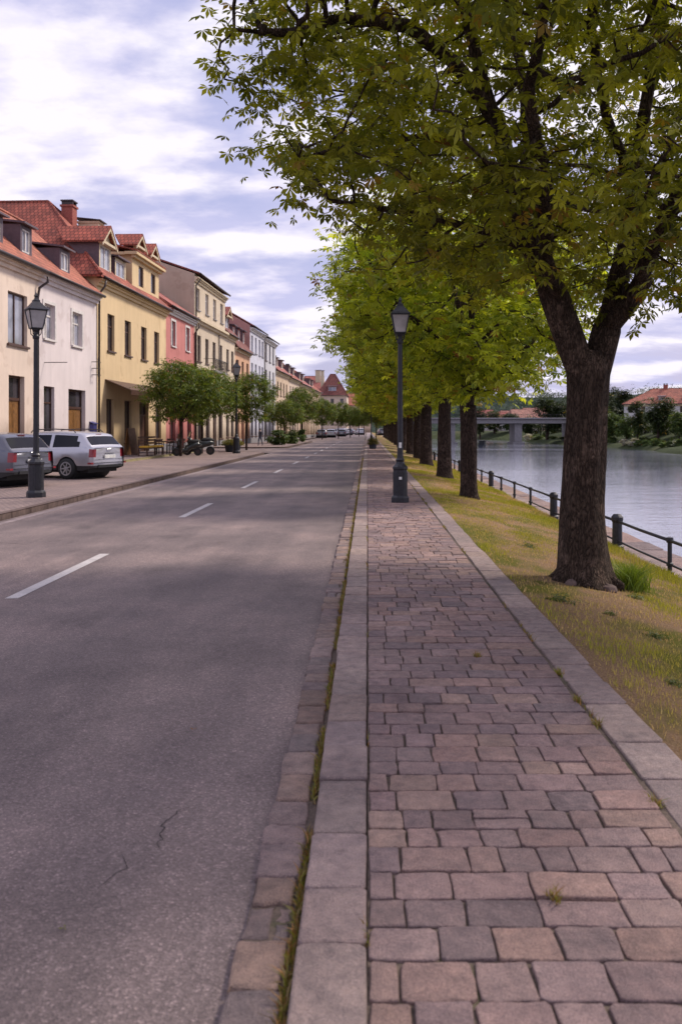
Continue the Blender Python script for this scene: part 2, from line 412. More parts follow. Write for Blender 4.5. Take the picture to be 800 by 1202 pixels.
while y < 118:
    near = y < 14
    d = random.choice([.15, .165, .175, .185, .195, .235, .16])*(1 if y < 40 else 1.5)
    x = 0.004; first = True
    tone = random.uniform(.94, 1.06)
    while x < XE-.02:
        w = random.choice([.12, .15, .17, .19, .2, .22, .23, .25, .28])*(1 if y < 40 else 1.5)
        if first and random.random() < .5: w = random.choice([.09, .12, .14])
        first = False
        if XE-.012-(x+w) < .09: w = XE-.012-x
        c = jit(random.choice(PAL), .13); c = tuple(q*tone for q in c)
        if near and w > .2 and random.random() < .05:      # a stone split in two courses
            h = random.uniform(.4, .6); add_stone(b, x, x+w, y, y+d*h, 0, c); add_stone(b, x, x+w, y+d*h, y+d, 0, jit(random.choice(PAL)))
        else: add_stone(b, x, x+w, y, y+d, 0, c, detail=near, gap=.0052)
        x += w
    y += d
struct(b.build('sidewalk_paving', 'paving_stone'))
b = MB(); y = -.7; seq = iter([2.13, 2.65, 2.97, 3.375, 3.89, 4.3, 4.68])
while y < 118:
    y1 = next(seq, None)
    if y < 0: y1 = 2.13; 
    if y1 is None: y1 = y+random.uniform(.34, .62)*(1 if y < 40 else 1.6)
    if y < 0: add_stone(b, -.222, 0.0, y, 1.4, 0, jit(random.choice(KPAL)), wob=.002, drop=.12); y = 1.4; seq = iter([2.1, 2.65, 2.97, 3.375, 3.89, 4.3, 4.68]); continue
    add_stone(b, -.222+random.uniform(-.004, .004), 0.0, y, y1, random.uniform(-.003, .004), jit(random.choice(KPAL), .08), gap=.004, wob=.003, drop=.12, ch=.012); y = y1
struct(b.build('kerb', 'kerb_stone'))
b = MB(); y = -.7
while y < 118:
    d = random.uniform(.36, .62)*(1 if y < 40 else 1.6)
    add_stone(b, XE+.012, 1.515+random.uniform(-.004, .004), y, y+d, random.uniform(-.003, .004), jit(random.choice(KPAL), .1), gap=.004, wob=.003, drop=.08, ch=.01); y += d
struct(b.build('lawn_edging', 'kerb_stone'))
b = MB(); y = -.5
while y < 118:
    d = random.uniform(.17, .30)*(1 if y < 40 else 1.6); c = jit(random.choice(CPAL), .14)
    xl = -.418+random.uniform(-.010, .010); xr = -.248+random.uniform(-.01, .006)
    if y < 14 and random.random() < .15:
        xm = -.31+random.uniform(-.02, .02); add_stone(b, xl, xm, y, y+d, -.056, c, wob=.008, ch=.014); add_stone(b, xm, xr, y, y+d*.5, -.058, jit(random.choice(CPAL)), wob=.008, ch=.014); add_stone(b, xm, xr, y+d*.5, y+d, -.06, jit(random.choice(CPAL)), wob=.008, ch=.014)
    else: add_stone(b, xl, xr, y, y+d, -.048+random.uniform(-.006, .005), c, wob=.008, ch=.014, detail=y < 14)
    y += d
struct(b.build('gutter_cobbles', 'paving_stone'))
def dirtmat():
    m, nt, b = new_mat('joint_dirt'); v = geo_pos(nt)
    c = ramp(nt, noise(nt, v, 40, 5, .7), [(.3, (.06, .045, .036)), (.7, (.17, .125, .10))])
    c = mixc(nt, ramp(nt, noise(nt, v, 2.3, 5, .7), [(.56, 0.), (.68, .8)]), c, (.05, .06, .012))
    L(nt, c, b.inputs['Base Color']); b.inputs['Roughness'].default_value = 1; bump(nt, b, noise(nt, v, 90, 4), .6, .01); M['joint_dirt'] = m
dirtmat()
b = MB(); b.quad((0, -1, -.014), (1.52, -1, -.014), (1.52, 118, -.014), (0, 118, -.014)); b.quad((-.405, -1, -.064), (-.2, -1, -.064), (-.2, 118, -.064), (-.405, 118, -.064))
b.quad((-.2, 118, -.02), (-.43, 118, -.02), (-.43, 420, -.02), (-.2, 420, -.02)); b.quad((-.2, 118, -.01), (1.5, 118, -.01), (1.5, 420, -.01), (-.2, 420, -.01), 1)
struct(b.build('paving_bed', ['joint_dirt', 'gutter_pale']))

# left pavement and parking bays
def setts(key, c1, c2, mortar, w=.14, h=.12, rot=0.):
    m, nt, b = new_mat(key); v = geo_pos(nt)
    nz = N(nt, 'ShaderNodeTexNoise'); nz.inputs['Scale'].default_value = 6; L(nt, v, nz.inputs['Vector'])
    v2 = mixc(nt, .03, v, nz.outputs['Color'], 'ADD')
    br = N(nt, 'ShaderNodeTexBrick'); L(nt, v2, br.inputs['Vector']); br.inputs['Scale'].default_value = 1
    br.inputs['Brick Width'].default_value = w; br.inputs['Row Height'].default_value = h; br.inputs['Mortar Size'].default_value = .008
    br.inputs['Color1'].default_value = (*c1, 1); br.inputs['Color2'].default_value = (*c2, 1); br.inputs['Mortar'].default_value = (*mortar, 1)
    c = mixc(nt, 1.0, br.outputs['Color'], ramp(nt, noise(nt, v, .5, 6, .65), [(.3, (.72, .7, .72)), (.7, (1.2, 1.15, 1.12))]), 'MULTIPLY')
    c = mixc(nt, 1.0, c, ramp(nt, noise(nt, v, 25, 5, .7), [(.3, .75), (.7, 1.25)]), 'MULTIPLY')
    L(nt, c, b.inputs['Base Color']); b.inputs['Roughness'].default_value = .85
    bump(nt, b, mathn(nt, 'ADD', mathn(nt, 'MULTIPLY', br.outputs['Fac'], -1.0), noise(nt, v, 30, 4)), .5, .01); M[key] = m
setts('setts_pink', (.27, .20, .18), (.21, .158, .15), (.08, .06, .055))
setts('setts_house', (.20, .15, .15), (.16, .125, .13), (.07, .05, .05), .3, .3)
plain('kerb_dark', (.125, .088, .078), .85, 0, .35, 5, .2, .3); plain('kerb_yellowish', (.26, .22, .11), .85, 0, .3, 5)
def rounded(x0, x1, y0, y1, r, far=True, near=False):
    pts = [(x0, y0)]
    if near: pts += [(x1-r+r*math.sin(a), y0+r-r*math.cos(a)) for a in [i*math.pi/16 for i in range(9)]]
    else: pts += [(x1, y0)]
    if far: pts += [(x1-r+r*math.cos(a), y1-r+r*math.sin(a)) for a in [i*math.pi/16 for i in range(9)]]
    else: pts += [(x1, y1)]
    return pts+[(x0, y1)]
def pavement(name, mat, kmat, pts, z, kw=.16, base=-.14):
    b = MB(); n = len(pts); c = []
    b.slab([(x, y, z) for x, y in pts], (0, 0, base-z)); struct(b.build(name, mat))
    b = MB()     # kerb stones along the road side (all edges but the last, which is the house side)
    P = [Vector(p) for p in pts]; nor = []
    for i in range(1, n):
        a = P[i]-P[i-1]; a.normalize(); c_ = (P[(i+1) % n]-P[i]).normalized() if i < n-1 else a
        t = (a+c_).normalized(); nor.append(Vector((t.y, -t.x)))
    n0 = (P[1]-P[0]).normalized(); nor = [Vector((n0.y, -n0.x))]+nor
    for i in range(n-1):
        a, d = P[i], P[i+1]; na, nd = nor[i], nor[i+1]; ln = (d-a).length; k = max(1, int(ln/.9))
        for j in range(k):
            p0 = a.lerp(d, (j+.006)/k); p1 = a.lerp(d, (j+.994)/k); m0 = na.lerp(nd, j/k); m1 = na.lerp(nd, (j+1)/k); zz = z+.006+random.uniform(-.003, .003)
            q = [(*(p0+m0*.002), zz), (*(p0+m0*kw), zz), (*(p1+m1*kw), zz), (*(p1+m1*.002), zz)]
            b.slab(q, (0, 0, base-zz))
    struct(b.build('kerb', kmat, bevel=.015))
pavement('sidewalk', 'setts_pink', 'kerb_dark', rounded(-22, -6.84, -12, 58.4, 3.2), .03)
pavement('sidewalk', 'setts_pink', 'kerb_dark', rounded(-22, -7.05, 72.4, 108, 2.0, True, True), .03)
pavement('sidewalk', 'setts_house', 'kerb_yellowish', rounded(-21, -11.4, 33, 56.5, 1.2, True, True), .13, base=.0)
b = MB(); b.quad((-30, 108, .02), (-9, 108, .02), (-9, 420, .02), (-30, 420, .02)); struct(b.build('sidewalk', 'setts_pink'))

# lawn sloping to the quay
def lawn_z(x, y): 
    t = max(0, min(1, (x-1.5)/2.9)); return -.005-.50*t**1.25+.03*mnoise.noise(Vector((x*.9, y*.5, 3)))*(1 if x > 1.6 else 0)
def lawnmat():
    m, nt, b = new_mat('lawn_soil'); v = geo_pos(nt)
    green = ramp(nt, noise(nt, v, 55, 5, .75), [(.3, (.08, .085, .014)), (.7, (.22, .21, .04))])
    dry = ramp(nt, noise(nt, v, 70, 5, .75), [(.3, (.17, .10, .055)), (.7, (.46, .31, .19))])
    L(nt, mixc(nt, ramp(nt, noise(nt, geo_pos(nt, (1, .6, 1)), .95, 5, .62), [(.40, 0.), (.54, 1.)]), green, dry), b.inputs['Base Color'])
    b.inputs['Roughness'].default_value = 1; b.inputs['Specular IOR Level'].default_value = .1; bump(nt, b, noise(nt, v, 60, 6, .8), 1., .04); M['lawn_soil'] = m
lawnmat()
vs = []; fs = []; xs2 = [1.5+.145*i for i in range(21)]; ys2 = [-1+.22*i for i in range(230)]+[50+i*2.5 for i in range(160)]
for y in ys2:
    for x in xs2: vs.append((x, y, lawn_z(x, y)))
n = len(xs2)
for j in range(len(ys2)-1):
    for i in range(n-1): fs.append((j*n+i, j*n+i+1, (j+1)*n+i+1, (j+1)*n+i))
struct(MB().add(vs, fs).build('lawn', 'lawn_soil', smooth=True))
# quay ledge and wall
b = MB(); y = -6.
while y < 400:
    d = random.uniform(.9, 1.4)*(1 if y < 60 else 4); c = jit(random.choice(KPAL), .12)
    add_stone(b, 4.34, 4.86, y, y+d, -.56+random.uniform(-.01, .01), c, gap=.008, drop=.5, ch=.015); add_stone(b, 4.86, 5.40, y-.4, y-.4+d, -.60+random.uniform(-.01, .01), jit(random.choice(PAL)), gap=.008, drop=.5, ch=.015); y += d
b.box(4.5, 5.33, -8, 401, -3.5, -.65, 0, (.17, .14, .14))
struct(b.build('quay_wall', 'kerb_stone'))
# water
def water():
    m, nt, b = new_mat('river_water')
    v = geo_pos(nt, (.35, 1.0, 1)); v2 = geo_pos(nt, (.9, 2.2, 1))
    band = noise(nt, geo_pos(nt, (.03, .035, 1)), 1., 4, .6)
    L(nt, ramp(nt, band, [(.35, (.12, .13, .17)), (.65, (.24, .245, .31))]), b.inputs['Base Color'])
    L(nt, ramp(nt, band, [(.42, .02), (.6, .10)]), b.inputs['Roughness'])
    b.inputs['IOR'].default_value = 1.6; b.inputs['Specular IOR Level'].default_value = .8
    h = mathn(nt, 'ADD', mathn(nt, 'MULTIPLY', noise(nt, v, .9, 4, .6), 1.0), mathn(nt, 'MULTIPLY', noise(nt, v2, 3.2, 3, .6), .25))
    bump(nt, b, h, .25, .10); M['river_water'] = m
water()
b = MB(); b.quad((5.3, -60, -2.4), (120, -60, -2.4), (120, 420, -2.4), (5.3, 420, -2.4)); struct(b.build('river_water', 'river_water'))

# grass blades, weeds
def value_noise(x, y, s, z): return np.array([mnoise.noise(Vector((a*s, c*s*.7, z))) for a, c in zip(x, y)])
def blades(name, x, y, z, hgt, wid, col, mat='grass_blade', lean=.5, parent=None):
    n = len(x); a = NP.uniform(0, 2*np.pi, n); la = NP.uniform(0, 2*np.pi, n); ln = NP.uniform(.1, lean, n)*hgt
    base = np.stack([x, y, z], 1); dx = np.stack([np.cos(a), np.sin(a), 0*a], 1)*wid[:, None]; ld = np.stack([np.cos(la), np.sin(la), 0*la], 1)
    V = np.stack([base-dx, base+dx, base+dx*.6+ld*ln[:, None]*.4+np.array([0, 0, 1])*hgt[:, None]*.6, base-dx*.6+ld*ln[:, None]*.4+np.array([0, 0, 1])*hgt[:, None]*.6, base+ld*ln[:, None]*1.3+np.array([0, 0, 1])*hgt[:, None]], 1).reshape(-1, 3)
    o = np.arange(n)*5
    F = np.concatenate([np.stack([o, o+1, o+2], 1), np.stack([o, o+2, o+3], 1), np.stack([o+3, o+2, o+4], 1)])
    C = np.repeat(col, 5, axis=0); return np_mesh(name, V, F, C, mat, parent)
nb = 150000
y = 2.6+(NP.random(nb)**1.9)*50; x = 1.52+NP.random(nb)*2.85; 
dry = value_noise(x, y, .8, 0)+.5*value_noise(x, y, 2.6, 4)+.17+ .30*np.exp(-((x-2.3)/.9)**2)*(y < 12) - .22*(x > 3.4)
tuft = value_noise(x, y, 4.5, 9)
keep = (NP.random(nb) < np.clip(1.0-1.5*np.clip(dry, 0, 1), .16, 1)) & (np.hypot(x-2.4, y-9.5) > .33)
x, y, dry, tuft = x[keep], y[keep], dry[keep], tuft[keep]; n = len(x)
z = np.array([lawn_z(a, c) for a, c in zip(x, y)])-.004
far = 1+np.clip((y-6)/14, 0, 4)
hg = (.016+.02*NP.random(n)+.028*np.clip(tuft, 0, 1)+.03*(x > 3.9)+.02*np.clip(.1-dry, 0, .5)*2)*(.9+.12*far); wd = (.0016+.0012*NP.random(n))*far
gr = np.array([.20, .23, .025]); gr2 = np.array([.46, .41, .05]); st = np.array([.68, .48, .27]); br_ = np.array([.40, .24, .12])
t = np.clip(dry*1.8+NP.normal(0, .25, n)+.15, 0, 1)[:, None]; u = NP.random(n)[:, None]
colr = (gr*(1-u)+gr2*u)*(1-t)+(st*u+br_*(1-u))*t
tag(blades('lawn_grass', x, y, z, hg, wd, colr*NP.uniform(.7, 1.25, (n, 1))), 'short patchy grass, partly dried to straw, on the river side lawn', 'grass', kind='stuff')
# weeds in the gutter gap and paving joints
def weed_pts(n, xf, y0, y1, p=1.6): 
    yy = y0+(NP.random(n)**p)*(y1-y0); return xf(n, yy), yy
n = 9000; yy = 1.7+(NP.random(n)**1.7)*45; xx = -.236+NP.normal(0, .008, n)
k = (value_noise(xx*0, yy, 2.2, 1) > -.22); xx, yy = xx[k], yy[k]
n2 = 1500; y3 = 2+(NP.random(n2)**1.3)*30; x3 = XE+.004+NP.normal(0, .008, n2); k = value_noise(x3*0, y3, 1.6, 5) > .18; x3, y3 = x3[k], y3[k]
n4 = 500; y4 = 2+(NP.random(n4)**1.3)*20; x4 = NP.normal(0, .004, n4); k = value_noise(x4*0, y4, 1.8, 7) > .22; x4, y4 = x4[k], y4[k]
clx = []; cly = []
for (px, py) in ((655, 790), (677, 822), (770, 943), (650, 1054), (560, 770), (700, 850)):
    Y = 1600/(py-503); q = 60; clx += list((px-431)/1000*Y+NP.normal(0, .012, q)); cly += list(Y+NP.normal(0, .02, q))
xx = np.concatenate([xx, x3, x4, clx]); yy = np.concatenate([yy, y3, y4, cly]); zz = np.where(xx < -.1, -.058, -.012); n = len(xx)
u = NP.random(n)[:, None]; cc = np.where(u < .45, np.array([.20, .20, .035]), np.where(u < .8, np.array([.24, .17, .07]), np.array([.30, .16, .06])))*NP.uniform(.6, 1.3, (n, 1))
far = 1+np.clip((yy-5)/12, 0, 3)
tag(blades('joint_weeds', xx, yy, zz, (.014+.040*NP.random(n)**1.3)*(.8+.2*far), (.002+.003*NP.random(n))*far, cc, lean=1.2), 'low weeds and dry litter growing in the gutter gap and paving joints', 'weeds', kind='stuff')
# ------------------------------------------------------------------ trees
def leaf_template(nl=5, fold=.12):
    V = []; F = []
    for i in range(nl):
        a = math.radians((i-(nl-1)/2)*(185/max(1, nl-1)) if nl > 1 else 0); ln = 1.0-.28*abs(i-(nl-1)/2)/max(1, (nl-1)/2)
        ca, sa = math.cos(a), math.sin(a); o = len(V)
        for (u, w, z) in ((.04, 0, 0), (.62*ln, .20*ln, -.05), (ln, 0, -.30*ln), (.62*ln, -.20*ln, -.05)):
            V.append((u*ca-w*sa, u*sa+w*ca, z+(fold*.5 if w == 0 and u < .9 else 0)))
        F += [(o, o+1, o+2), (o, o+2, o+3)]
    return np.array(V), np.array(F)
def scatter_leaves(name, P, D, size, col, nl, mat, parent, droop=.5):
    "P points (n,3), D outward directions (n,3), size (n,), col (n,3)"
    n = len(P); T, F = leaf_template(nl)
    az = NP.uniform(0, 2*np.pi, n); f = np.stack([np.cos(az), np.sin(az), np.zeros(n)], 1)*.9+D*.6
    f[:, 2] -= NP.uniform(0, droop, n); f /= np.linalg.norm(f, axis=1)[:, None]
    up = np.stack([NP.normal(0, .38, n), NP.normal(0, .38, n), np.ones(n)], 1)
    s = np.cross(up, f); s /= np.linalg.norm(s, axis=1)[:, None]; u = np.cross(f, s)
    V = (P[:, None, :]+size[:, None, None]*(T[None, :, 0:1]*f[:, None, :]+T[None, :, 1:2]*s[:, None, :]+T[None, :, 2:3]*u[:, None, :])).reshape(-1, 3)
    k = len(T); FF = (F[None]+(np.arange(n)*k)[:, None, None]).reshape(-1, 3)
    return np_mesh(name, V, FF, np.repeat(col, k, axis=0), mat, parent)

def grow(limbs, inside, natt, bounds, step=.28, kill=.36, infl=1.6, iters=90, seed=1):
    """skeleton: hand laid limbs (polylines of (point)), then space colonisation into the crown volume"""
    rnd = random.Random(seed); nodes = []; par = []
    for li, (pts, attach) in enumerate(limbs):
        prev = -1
        if attach is not None:
            q = Vector(pts[0]); prev = min(range(len(nodes)), key=lambda i: (nodes[i]-q).length)
        for i in range(len(pts)-1):
            a, b = Vector(pts[i]), Vector(pts[i+1]); k = max(1, int((b-a).length/step))
            for j in range(k):
                if prev >= 0 and i == 0 and j == 0: continue
                p = a.lerp(b, j/k)+Vector((rnd.gauss(0, .02), rnd.gauss(0, .02), 0))*(1 if attach is not None else 0)
                nodes.append(p); par.append(prev); prev = len(nodes)-1
        nodes.append(Vector(pts[-1])); par.append(prev)
    att = []; (x0, x1), (y0, y1), (z0, z1) = bounds
    while len(att) < natt:
        p = Vector((rnd.uniform(x0, x1), rnd.uniform(y0, y1), rnd.uniform(z0, z1)))
        if inside(p): att.append(p)
    nk = [0]*len(nodes)
    for it in range(iters):
        kd = kdtree.KDTree(len(nodes))
        for i, p in enumerate(nodes): kd.insert(p, i)
        kd.balance(); acc = {}; left = []
        for a in att:
            co, i, d = kd.find(a)
            if d < kill: continue
            left.append(a)
            if d < infl: acc.setdefault(i, Vector((0, 0, 0))); acc[i] += (a-co).normalized()
        if not acc: 
            if infl > 6: break
            infl *= 1.5; continue
        att = left
        for i, v in acc.items():
            d = (v.normalized()+Vector((rnd.gauss(0, .12), rnd.gauss(0, .12), rnd.gauss(0, .12)+.02))).normalized()
            q = nodes[i]+d*step
            if par[i] >= 0 and (q-nodes[i]).dot(nodes[i]-nodes[par[i]]) < -.5*step*step: continue
            if nk[i] >= 3 or kd.find(q)[2] < step*.45: continue
            nk[i] += 1; nodes.append(q); par.append(i); nk.append(0)
    return nodes, par

def skeleton_mesh(b, nodes, par, rtip, rmax, skip=0, expo=2.35, wobble=0.06):
    n = len(nodes); kids = [[] for _ in range(n)]
    for i, p in enumerate(par):
        if p >= 0: kids[p].append(i)
    R = [0]*n
    for i in reversed(range(n)):      # children always have larger index
        s = sum(R[k]**expo for k in kids[i]); R[i] = (rtip**expo+s)**(1/expo) if kids[i] else rtip
    mr = max(R); sc = rmax/mr
    R = [rtip+(r-rtip)*sc if sc < 1 else r*(1+(sc-1)*min(1, (r/mr)**1.7)) for r in R]
    # chains
    done = [False]*n
    for i in range(n):
        p = par[i]
        if p >= 0 and kids[p] and max(kids[p], key=lambda k: R[k]) == i: continue
        chain = [] if p < 0 else [p]; rr = [] if p < 0 else [R[i]]
        j = i
        while True:
            chain.append(j); rr.append(R[j])
            if not kids[j]: break
            j = max(kids[j], key=lambda k: R[k])
        if len(chain) < 2: continue
        big = rr[0]; sides = 14 if big > .1 else (8 if big > .04 else (5 if big > .015 else 3))
        ph = random.random()*9
        b.tube([nodes[c] for c in chain], rr, sides, cap=True, wob=(lambda i_, a, q: 1+wobble*math.sin(a*3+q.z*2.2+ph)+wobble*.8*mnoise.noise(q*3)) if big > .03 else None)
    return R, kids

def leaf_cols(n, base, clump, yellow=.06):
    u = NP.random((n, 1)); c = base[0]*(1-u)+base[1]*u
    c = c*(1+.55*clump[:, None])*NP.uniform(.7, 1.25, (n, 1))
    m = NP.random(n) < yellow; c[m] = np.array([.30, .20, .03])*NP.uniform(.6, 1.1, (m.sum(), 1))
    m = NP.random(n) < yellow*.2; c[m] = np.array([.26, .11, .03])*NP.uniform(.6, 1.1, (m.sum(), 1))
    return np.clip(c, .005, 1)
def crown(nodes, R, kids, root, per, thr, size, base, nl, mat, spread=.22, yellow=.06, seed=0, gap=-.17, gapscale=1.4):
    P = []; D = []
    for i, p in enumerate(nodes):
        if R[i] > thr: continue
        k = per if kids[i] else int(per*1.6)
        dn = mnoise.noise(p*gapscale+Vector((seed*3, 5, 0)))
        if dn < gap: k = int(k*.25)
        for _ in range(k):
            d = Vector((random.gauss(0, 1), random.gauss(0, 1), random.gauss(-.12, .6))); P.append(p+d*spread*.62); D.append(d.normalized())
    P = np.array(P); D = np.array(D); n = len(P)
    cl = np.array([mnoise.noise(Vector(q)*1.3+Vector((seed, 0, 0))) for q in P])
    return scatter_leaves('crown', P, D, NP.uniform(size[0], size[1], n), leaf_cols(n, base, cl, yellow), nl, mat, root)

# the big tree close to the camera
base = Vector((2.40, 9.5, 0)); gz = lawn_z(2.4, 9.5)
def PP(px, py, Y=9.5): return at(px, py, Y)-Vector((base.x, base.y, gz))
near = thing('tree', 'largest and nearest broad-leaved tree with forked dark trunk at the lawn edge by the railing', 'tree', (base.x, base.y, gz), 0, 'trees in a row along the river lawn')
T0 = [PP(684, 690), PP(684, 655), PP(684, 600), PP(686, 540), PP(688, 470), PP(690, 430), PP(690, 412)]
limbs = [([PP(689, 475), PP(679, 430, 9.48), PP(666, 392, 9.45), PP(650, 345, 9.4), PP(624, 295, 9.3), PP(605, 235, 9.2), PP(588, 165, 9.1), PP(562, 80, 9), PP(540, -20, 8.9), PP(520, -110, 8.8)], None),
         ([PP(690, 470), PP(702, 425, 9.55), PP(712, 388, 9.6), PP(722, 345, 9.6), PP(735, 280, 9.7), PP(745, 200, 9.7), PP(760, 110, 9.8), PP(776, 0, 9.9), PP(780, -120, 10)], None),
         ([PP(708, 395, 9.6), PP(738, 355, 9.4), PP(765, 300, 9.3), PP(790, 250, 9.2), PP(830, 180, 9.1), PP(870, 90, 9)], 1),
         ([PP(645, 340, 9.4), PP(632, 270, 9.8), PP(622, 190, 10.1), PP(612, 90, 10.4), PP(600, -40, 10.7)], 1),
         ([PP(740, 225, 9.7), PP(722, 160, 9.4), PP(700, 80, 9.1), PP(690, -30, 8.8)], 1),
         ([PP(604, 230, 9.2), PP(560, 175, 8.9), PP(500, 160, 8.6), PP(420, 170, 8.3), PP(350, 185, 8.1)], 1),
         ([PP(580, 130, 9.05), PP(530, 70, 8.7), PP(480, 30, 8.4), PP(410, 20, 8.1), PP(335, 38, 7.9), PP(275, 34, 7.8)], 1),
         ([PP(628, 300, 9.3), PP(580, 275, 9.1), PP(520, 258, 8.9), PP(450, 245, 8.7), PP(385, 235, 8.6)], 1),
         ([PP(728, 320, 9.6), PP(750, 260, 10.4), PP(775, 200, 11.2), PP(800, 120, 12)], 1),
         ([PP(655, 355, 9.4), PP(640, 300, 8.6), PP(640, 220, 8.0), PP(620, 100, 7.4)], 1),
         ([PP(745, 340, 9.4), PP(775, 270, 8.8), PP(820, 180, 8.2), PP(880, 60, 7.8)], 1)]
C0 = Vector((0.15, -.6, 5.85-gz)); RX, RY, RZ_ = 4.2, 4.1, 3.05
def inside_near(p):
    q = p-C0; d = (q.x/RX)**2+(q.y/RY)**2+(q.z/RZ_)**2
    lump = .30*mnoise.noise(p*.75+Vector((3, 1, 7)))+.16*mnoise.noise(p*1.9)
    if d > 1+lump: return False
    if q.z > 2.2: return False
    if d < .25 and random.random() < .6: return False
    if p.z < 2.75 and p.x < 1.2 : return False
    return True
nodes, par = grow(limbs, inside_near, 4200, ((-4.6, 4.8), (-5, 4), (2.2, 9.5)), step=.20, kill=.27, infl=1.4, iters=120, seed=5)
b = MB(); R, kids = skeleton_mesh(b, nodes, par, .0055, .165)
def flare(i, a, q):
    h = q.z
    f = 1+.62*math.exp(-max(0, h)/.14)*(.6+.4*math.cos(a*5+1))+.16*math.exp(-max(0, h)/.6)
    f *= 1+.05*math.sin(a*4+h*1.1)+.045*math.sin(a*7-h*2.3+1)+.05*mnoise.noise(Vector((math.cos(a)*2, math.sin(a)*2, h*1.6)))+.025*mnoise.noise(Vector((math.cos(a)*7, math.sin(a)*7, h*6)))
    return f*(1+.10*sstep(1.7, 2.3, h))*(1-.55*sstep(2.35, 2.75, h))
tp = []; 
import bisect
def sample(poly, n):
    L_ = [0]
    for i in range(len(poly)-1): L_.append(L_[-1]+(poly[i+1]-poly[i]).length)
    out = []
    for k in range(n):
        s = L_[-1]*k/(n-1); i = min(len(poly)-2, max(0, bisect.bisect(L_, s)-1)); t = (s-L_[i])/(L_[i+1]-L_[i]); out.append(poly[i].lerp(poly[i+1], t))
    return out
T0 = sample(T0, 46)
for p in T0: tp.append(p)
b.tube(tp, [.250-.045*min(1, max(0, p.z)/2.0) for p in tp], 40, wob=flare)
for k in range(7):
    a = k*.9+.3+random.uniform(-.2, .2); ln = random.uniform(.42, .62); ca, sa = math.cos(a), math.sin(a)
    b.tube([(ca*.16, sa*.16, .16), (ca*.27, sa*.27, .06), (ca*.38+.03, sa*.38, .015-.03*(ca > 0)), (ca*ln, sa*ln+.04, -.04-.06*max(0, ca))], [.10, .075, .05, .02], 10, wob=lambda i, q, p: 1+.12*mnoise.noise(p*14))
b.build('trunk', 'bark_near', near, smooth=True)
BN = (np.array([.095, .118, .013]), np.array([.31, .315, .03]))
crown(nodes, R, kids, near, 9, .021, (.085, .15), BN, 5, 'leaf_near', spread=.24, yellow=.025, seed=2, gap=-.06)

# prototypes for the rest of the row
def row_tree(seed, label, scale_r=1., hgt=0.):
    random.seed(seed)
    root = thing('tree', label, 'tree', (0, 0, 0), 0, 'trees in a row along the river lawn')
    c0 = Vector((0, 0, 5.75+hgt)); rx = 3.75*scale_r; rz = 3.2
    def ins(p):
        q = p-c0; d = (q.x/rx)**2+(q.y/rx)**2+(q.z/rz)**2
        return .12 < d < 1+.34*mnoise.noise(p*.7+Vector((seed, 0, 0)))+.14*mnoise.noise(p*1.7) and p.z > 2.45
    limbs = [([Vector((0, 0, -.1)), Vector((.02, 0, 1.2)), Vector((-.03, .02, 2.6)), Vector((0, 0, 3.6)), Vector((.1, 0, 5)), Vector((0, .1, 7))], None)]
    for k in range(6):
        a = k*1.05+random.uniform(-.3, .3); z = 2.7+.22*k
        limbs.append(([Vector((0, 0, z)), Vector((math.cos(a)*.7, math.sin(a)*.7, z+.7)), Vector((math.cos(a)*1.8, math.sin(a)*1.8, z+1.5)), Vector((math.cos(a)*2.6, math.sin(a)*2.6, z+2.4))], 1))
    nodes, par = grow(limbs, ins, 1500, ((-4.8, 4.8), (-4.8, 4.8), (2.2, 9.6)), step=.3, kill=.42, infl=2., iters=70, seed=seed)
    nn = len(nodes); b = MB()
    R, kids = skeleton_mesh(b, nodes, par, .009, .20, wobble=.07)
    b.tube([Vector((0, 0, z)) for z in (-.15, 0, .08, .2, .4, .8, 1.3, 1.9, 2.5)], [.33, .30, .27, .25, .24, .23, .225, .22, .20], 20, wob=lambda i, a, q: 1+.05*math.sin(a*4+q.z)+.05*mnoise.noise(Vector((math.cos(a)*2, math.sin(a)*2, q.z*2+seed))))
    b.build('trunk', 'bark_row', root, smooth=True)
    crown(nodes, R, kids, root, 11, .024, (.14, .24), (np.array([.13, .19, .016]), np.array([.44, .48, .045])), 5, 'leaf_row', gapscale=.8, spread=.40, yellow=.02, seed=seed)
    return root
rt1 = row_tree(21, 'second nearest tree of the row, slim straight trunk just right of the lamp post')
rt2 = row_tree(34, 'third tree of the row, thicker trunk leaning over the railing side', 1.05, .2)
ROW = [(2.54, 21.4, 0, .93), (2.80, 31, 1, 1.12), (2.86, 41.5, 0, 1.2), (3.05, 51.5, 1, 1.15), (3.1, 62, 0, 1.2), (3.1, 73, 1, 1.15), (3.2, 85, 0, 1.2), (3.3, 98, 1, 1.2), (3.4, 112, 0, 1.2), (3.5, 127, 1, 1.2), (3.6, 143, 0, 1.2), (3.6, 160, 1, 1.2), (3.6, 180, 0, 1.2)]
RL = [None, None, 'fourth tree of the row counting away from the camera', 'fifth tree of the row counting away from the camera', 'sixth tree of the row counting away from the camera', 'seventh tree of the row counting away from the camera']
for i, (x, y, k, s) in enumerate(ROW):
    src = (rt1, rt2)[k]; zz = lawn_z(x, y)
    if i < 2: src.location = (x, y, zz); src.rotation_euler = (0, 0, i*1.9+.4); src.scale = (s, s, s if i == 0 else 1.05); continue
    dup(src, (x, y, zz), i*2.1, RL[i] if i < len(RL) else 'far tree of the river row with its trunk merging into the dark line of trunks', scale=(s, s, 1.0+.04*(i % 3)))

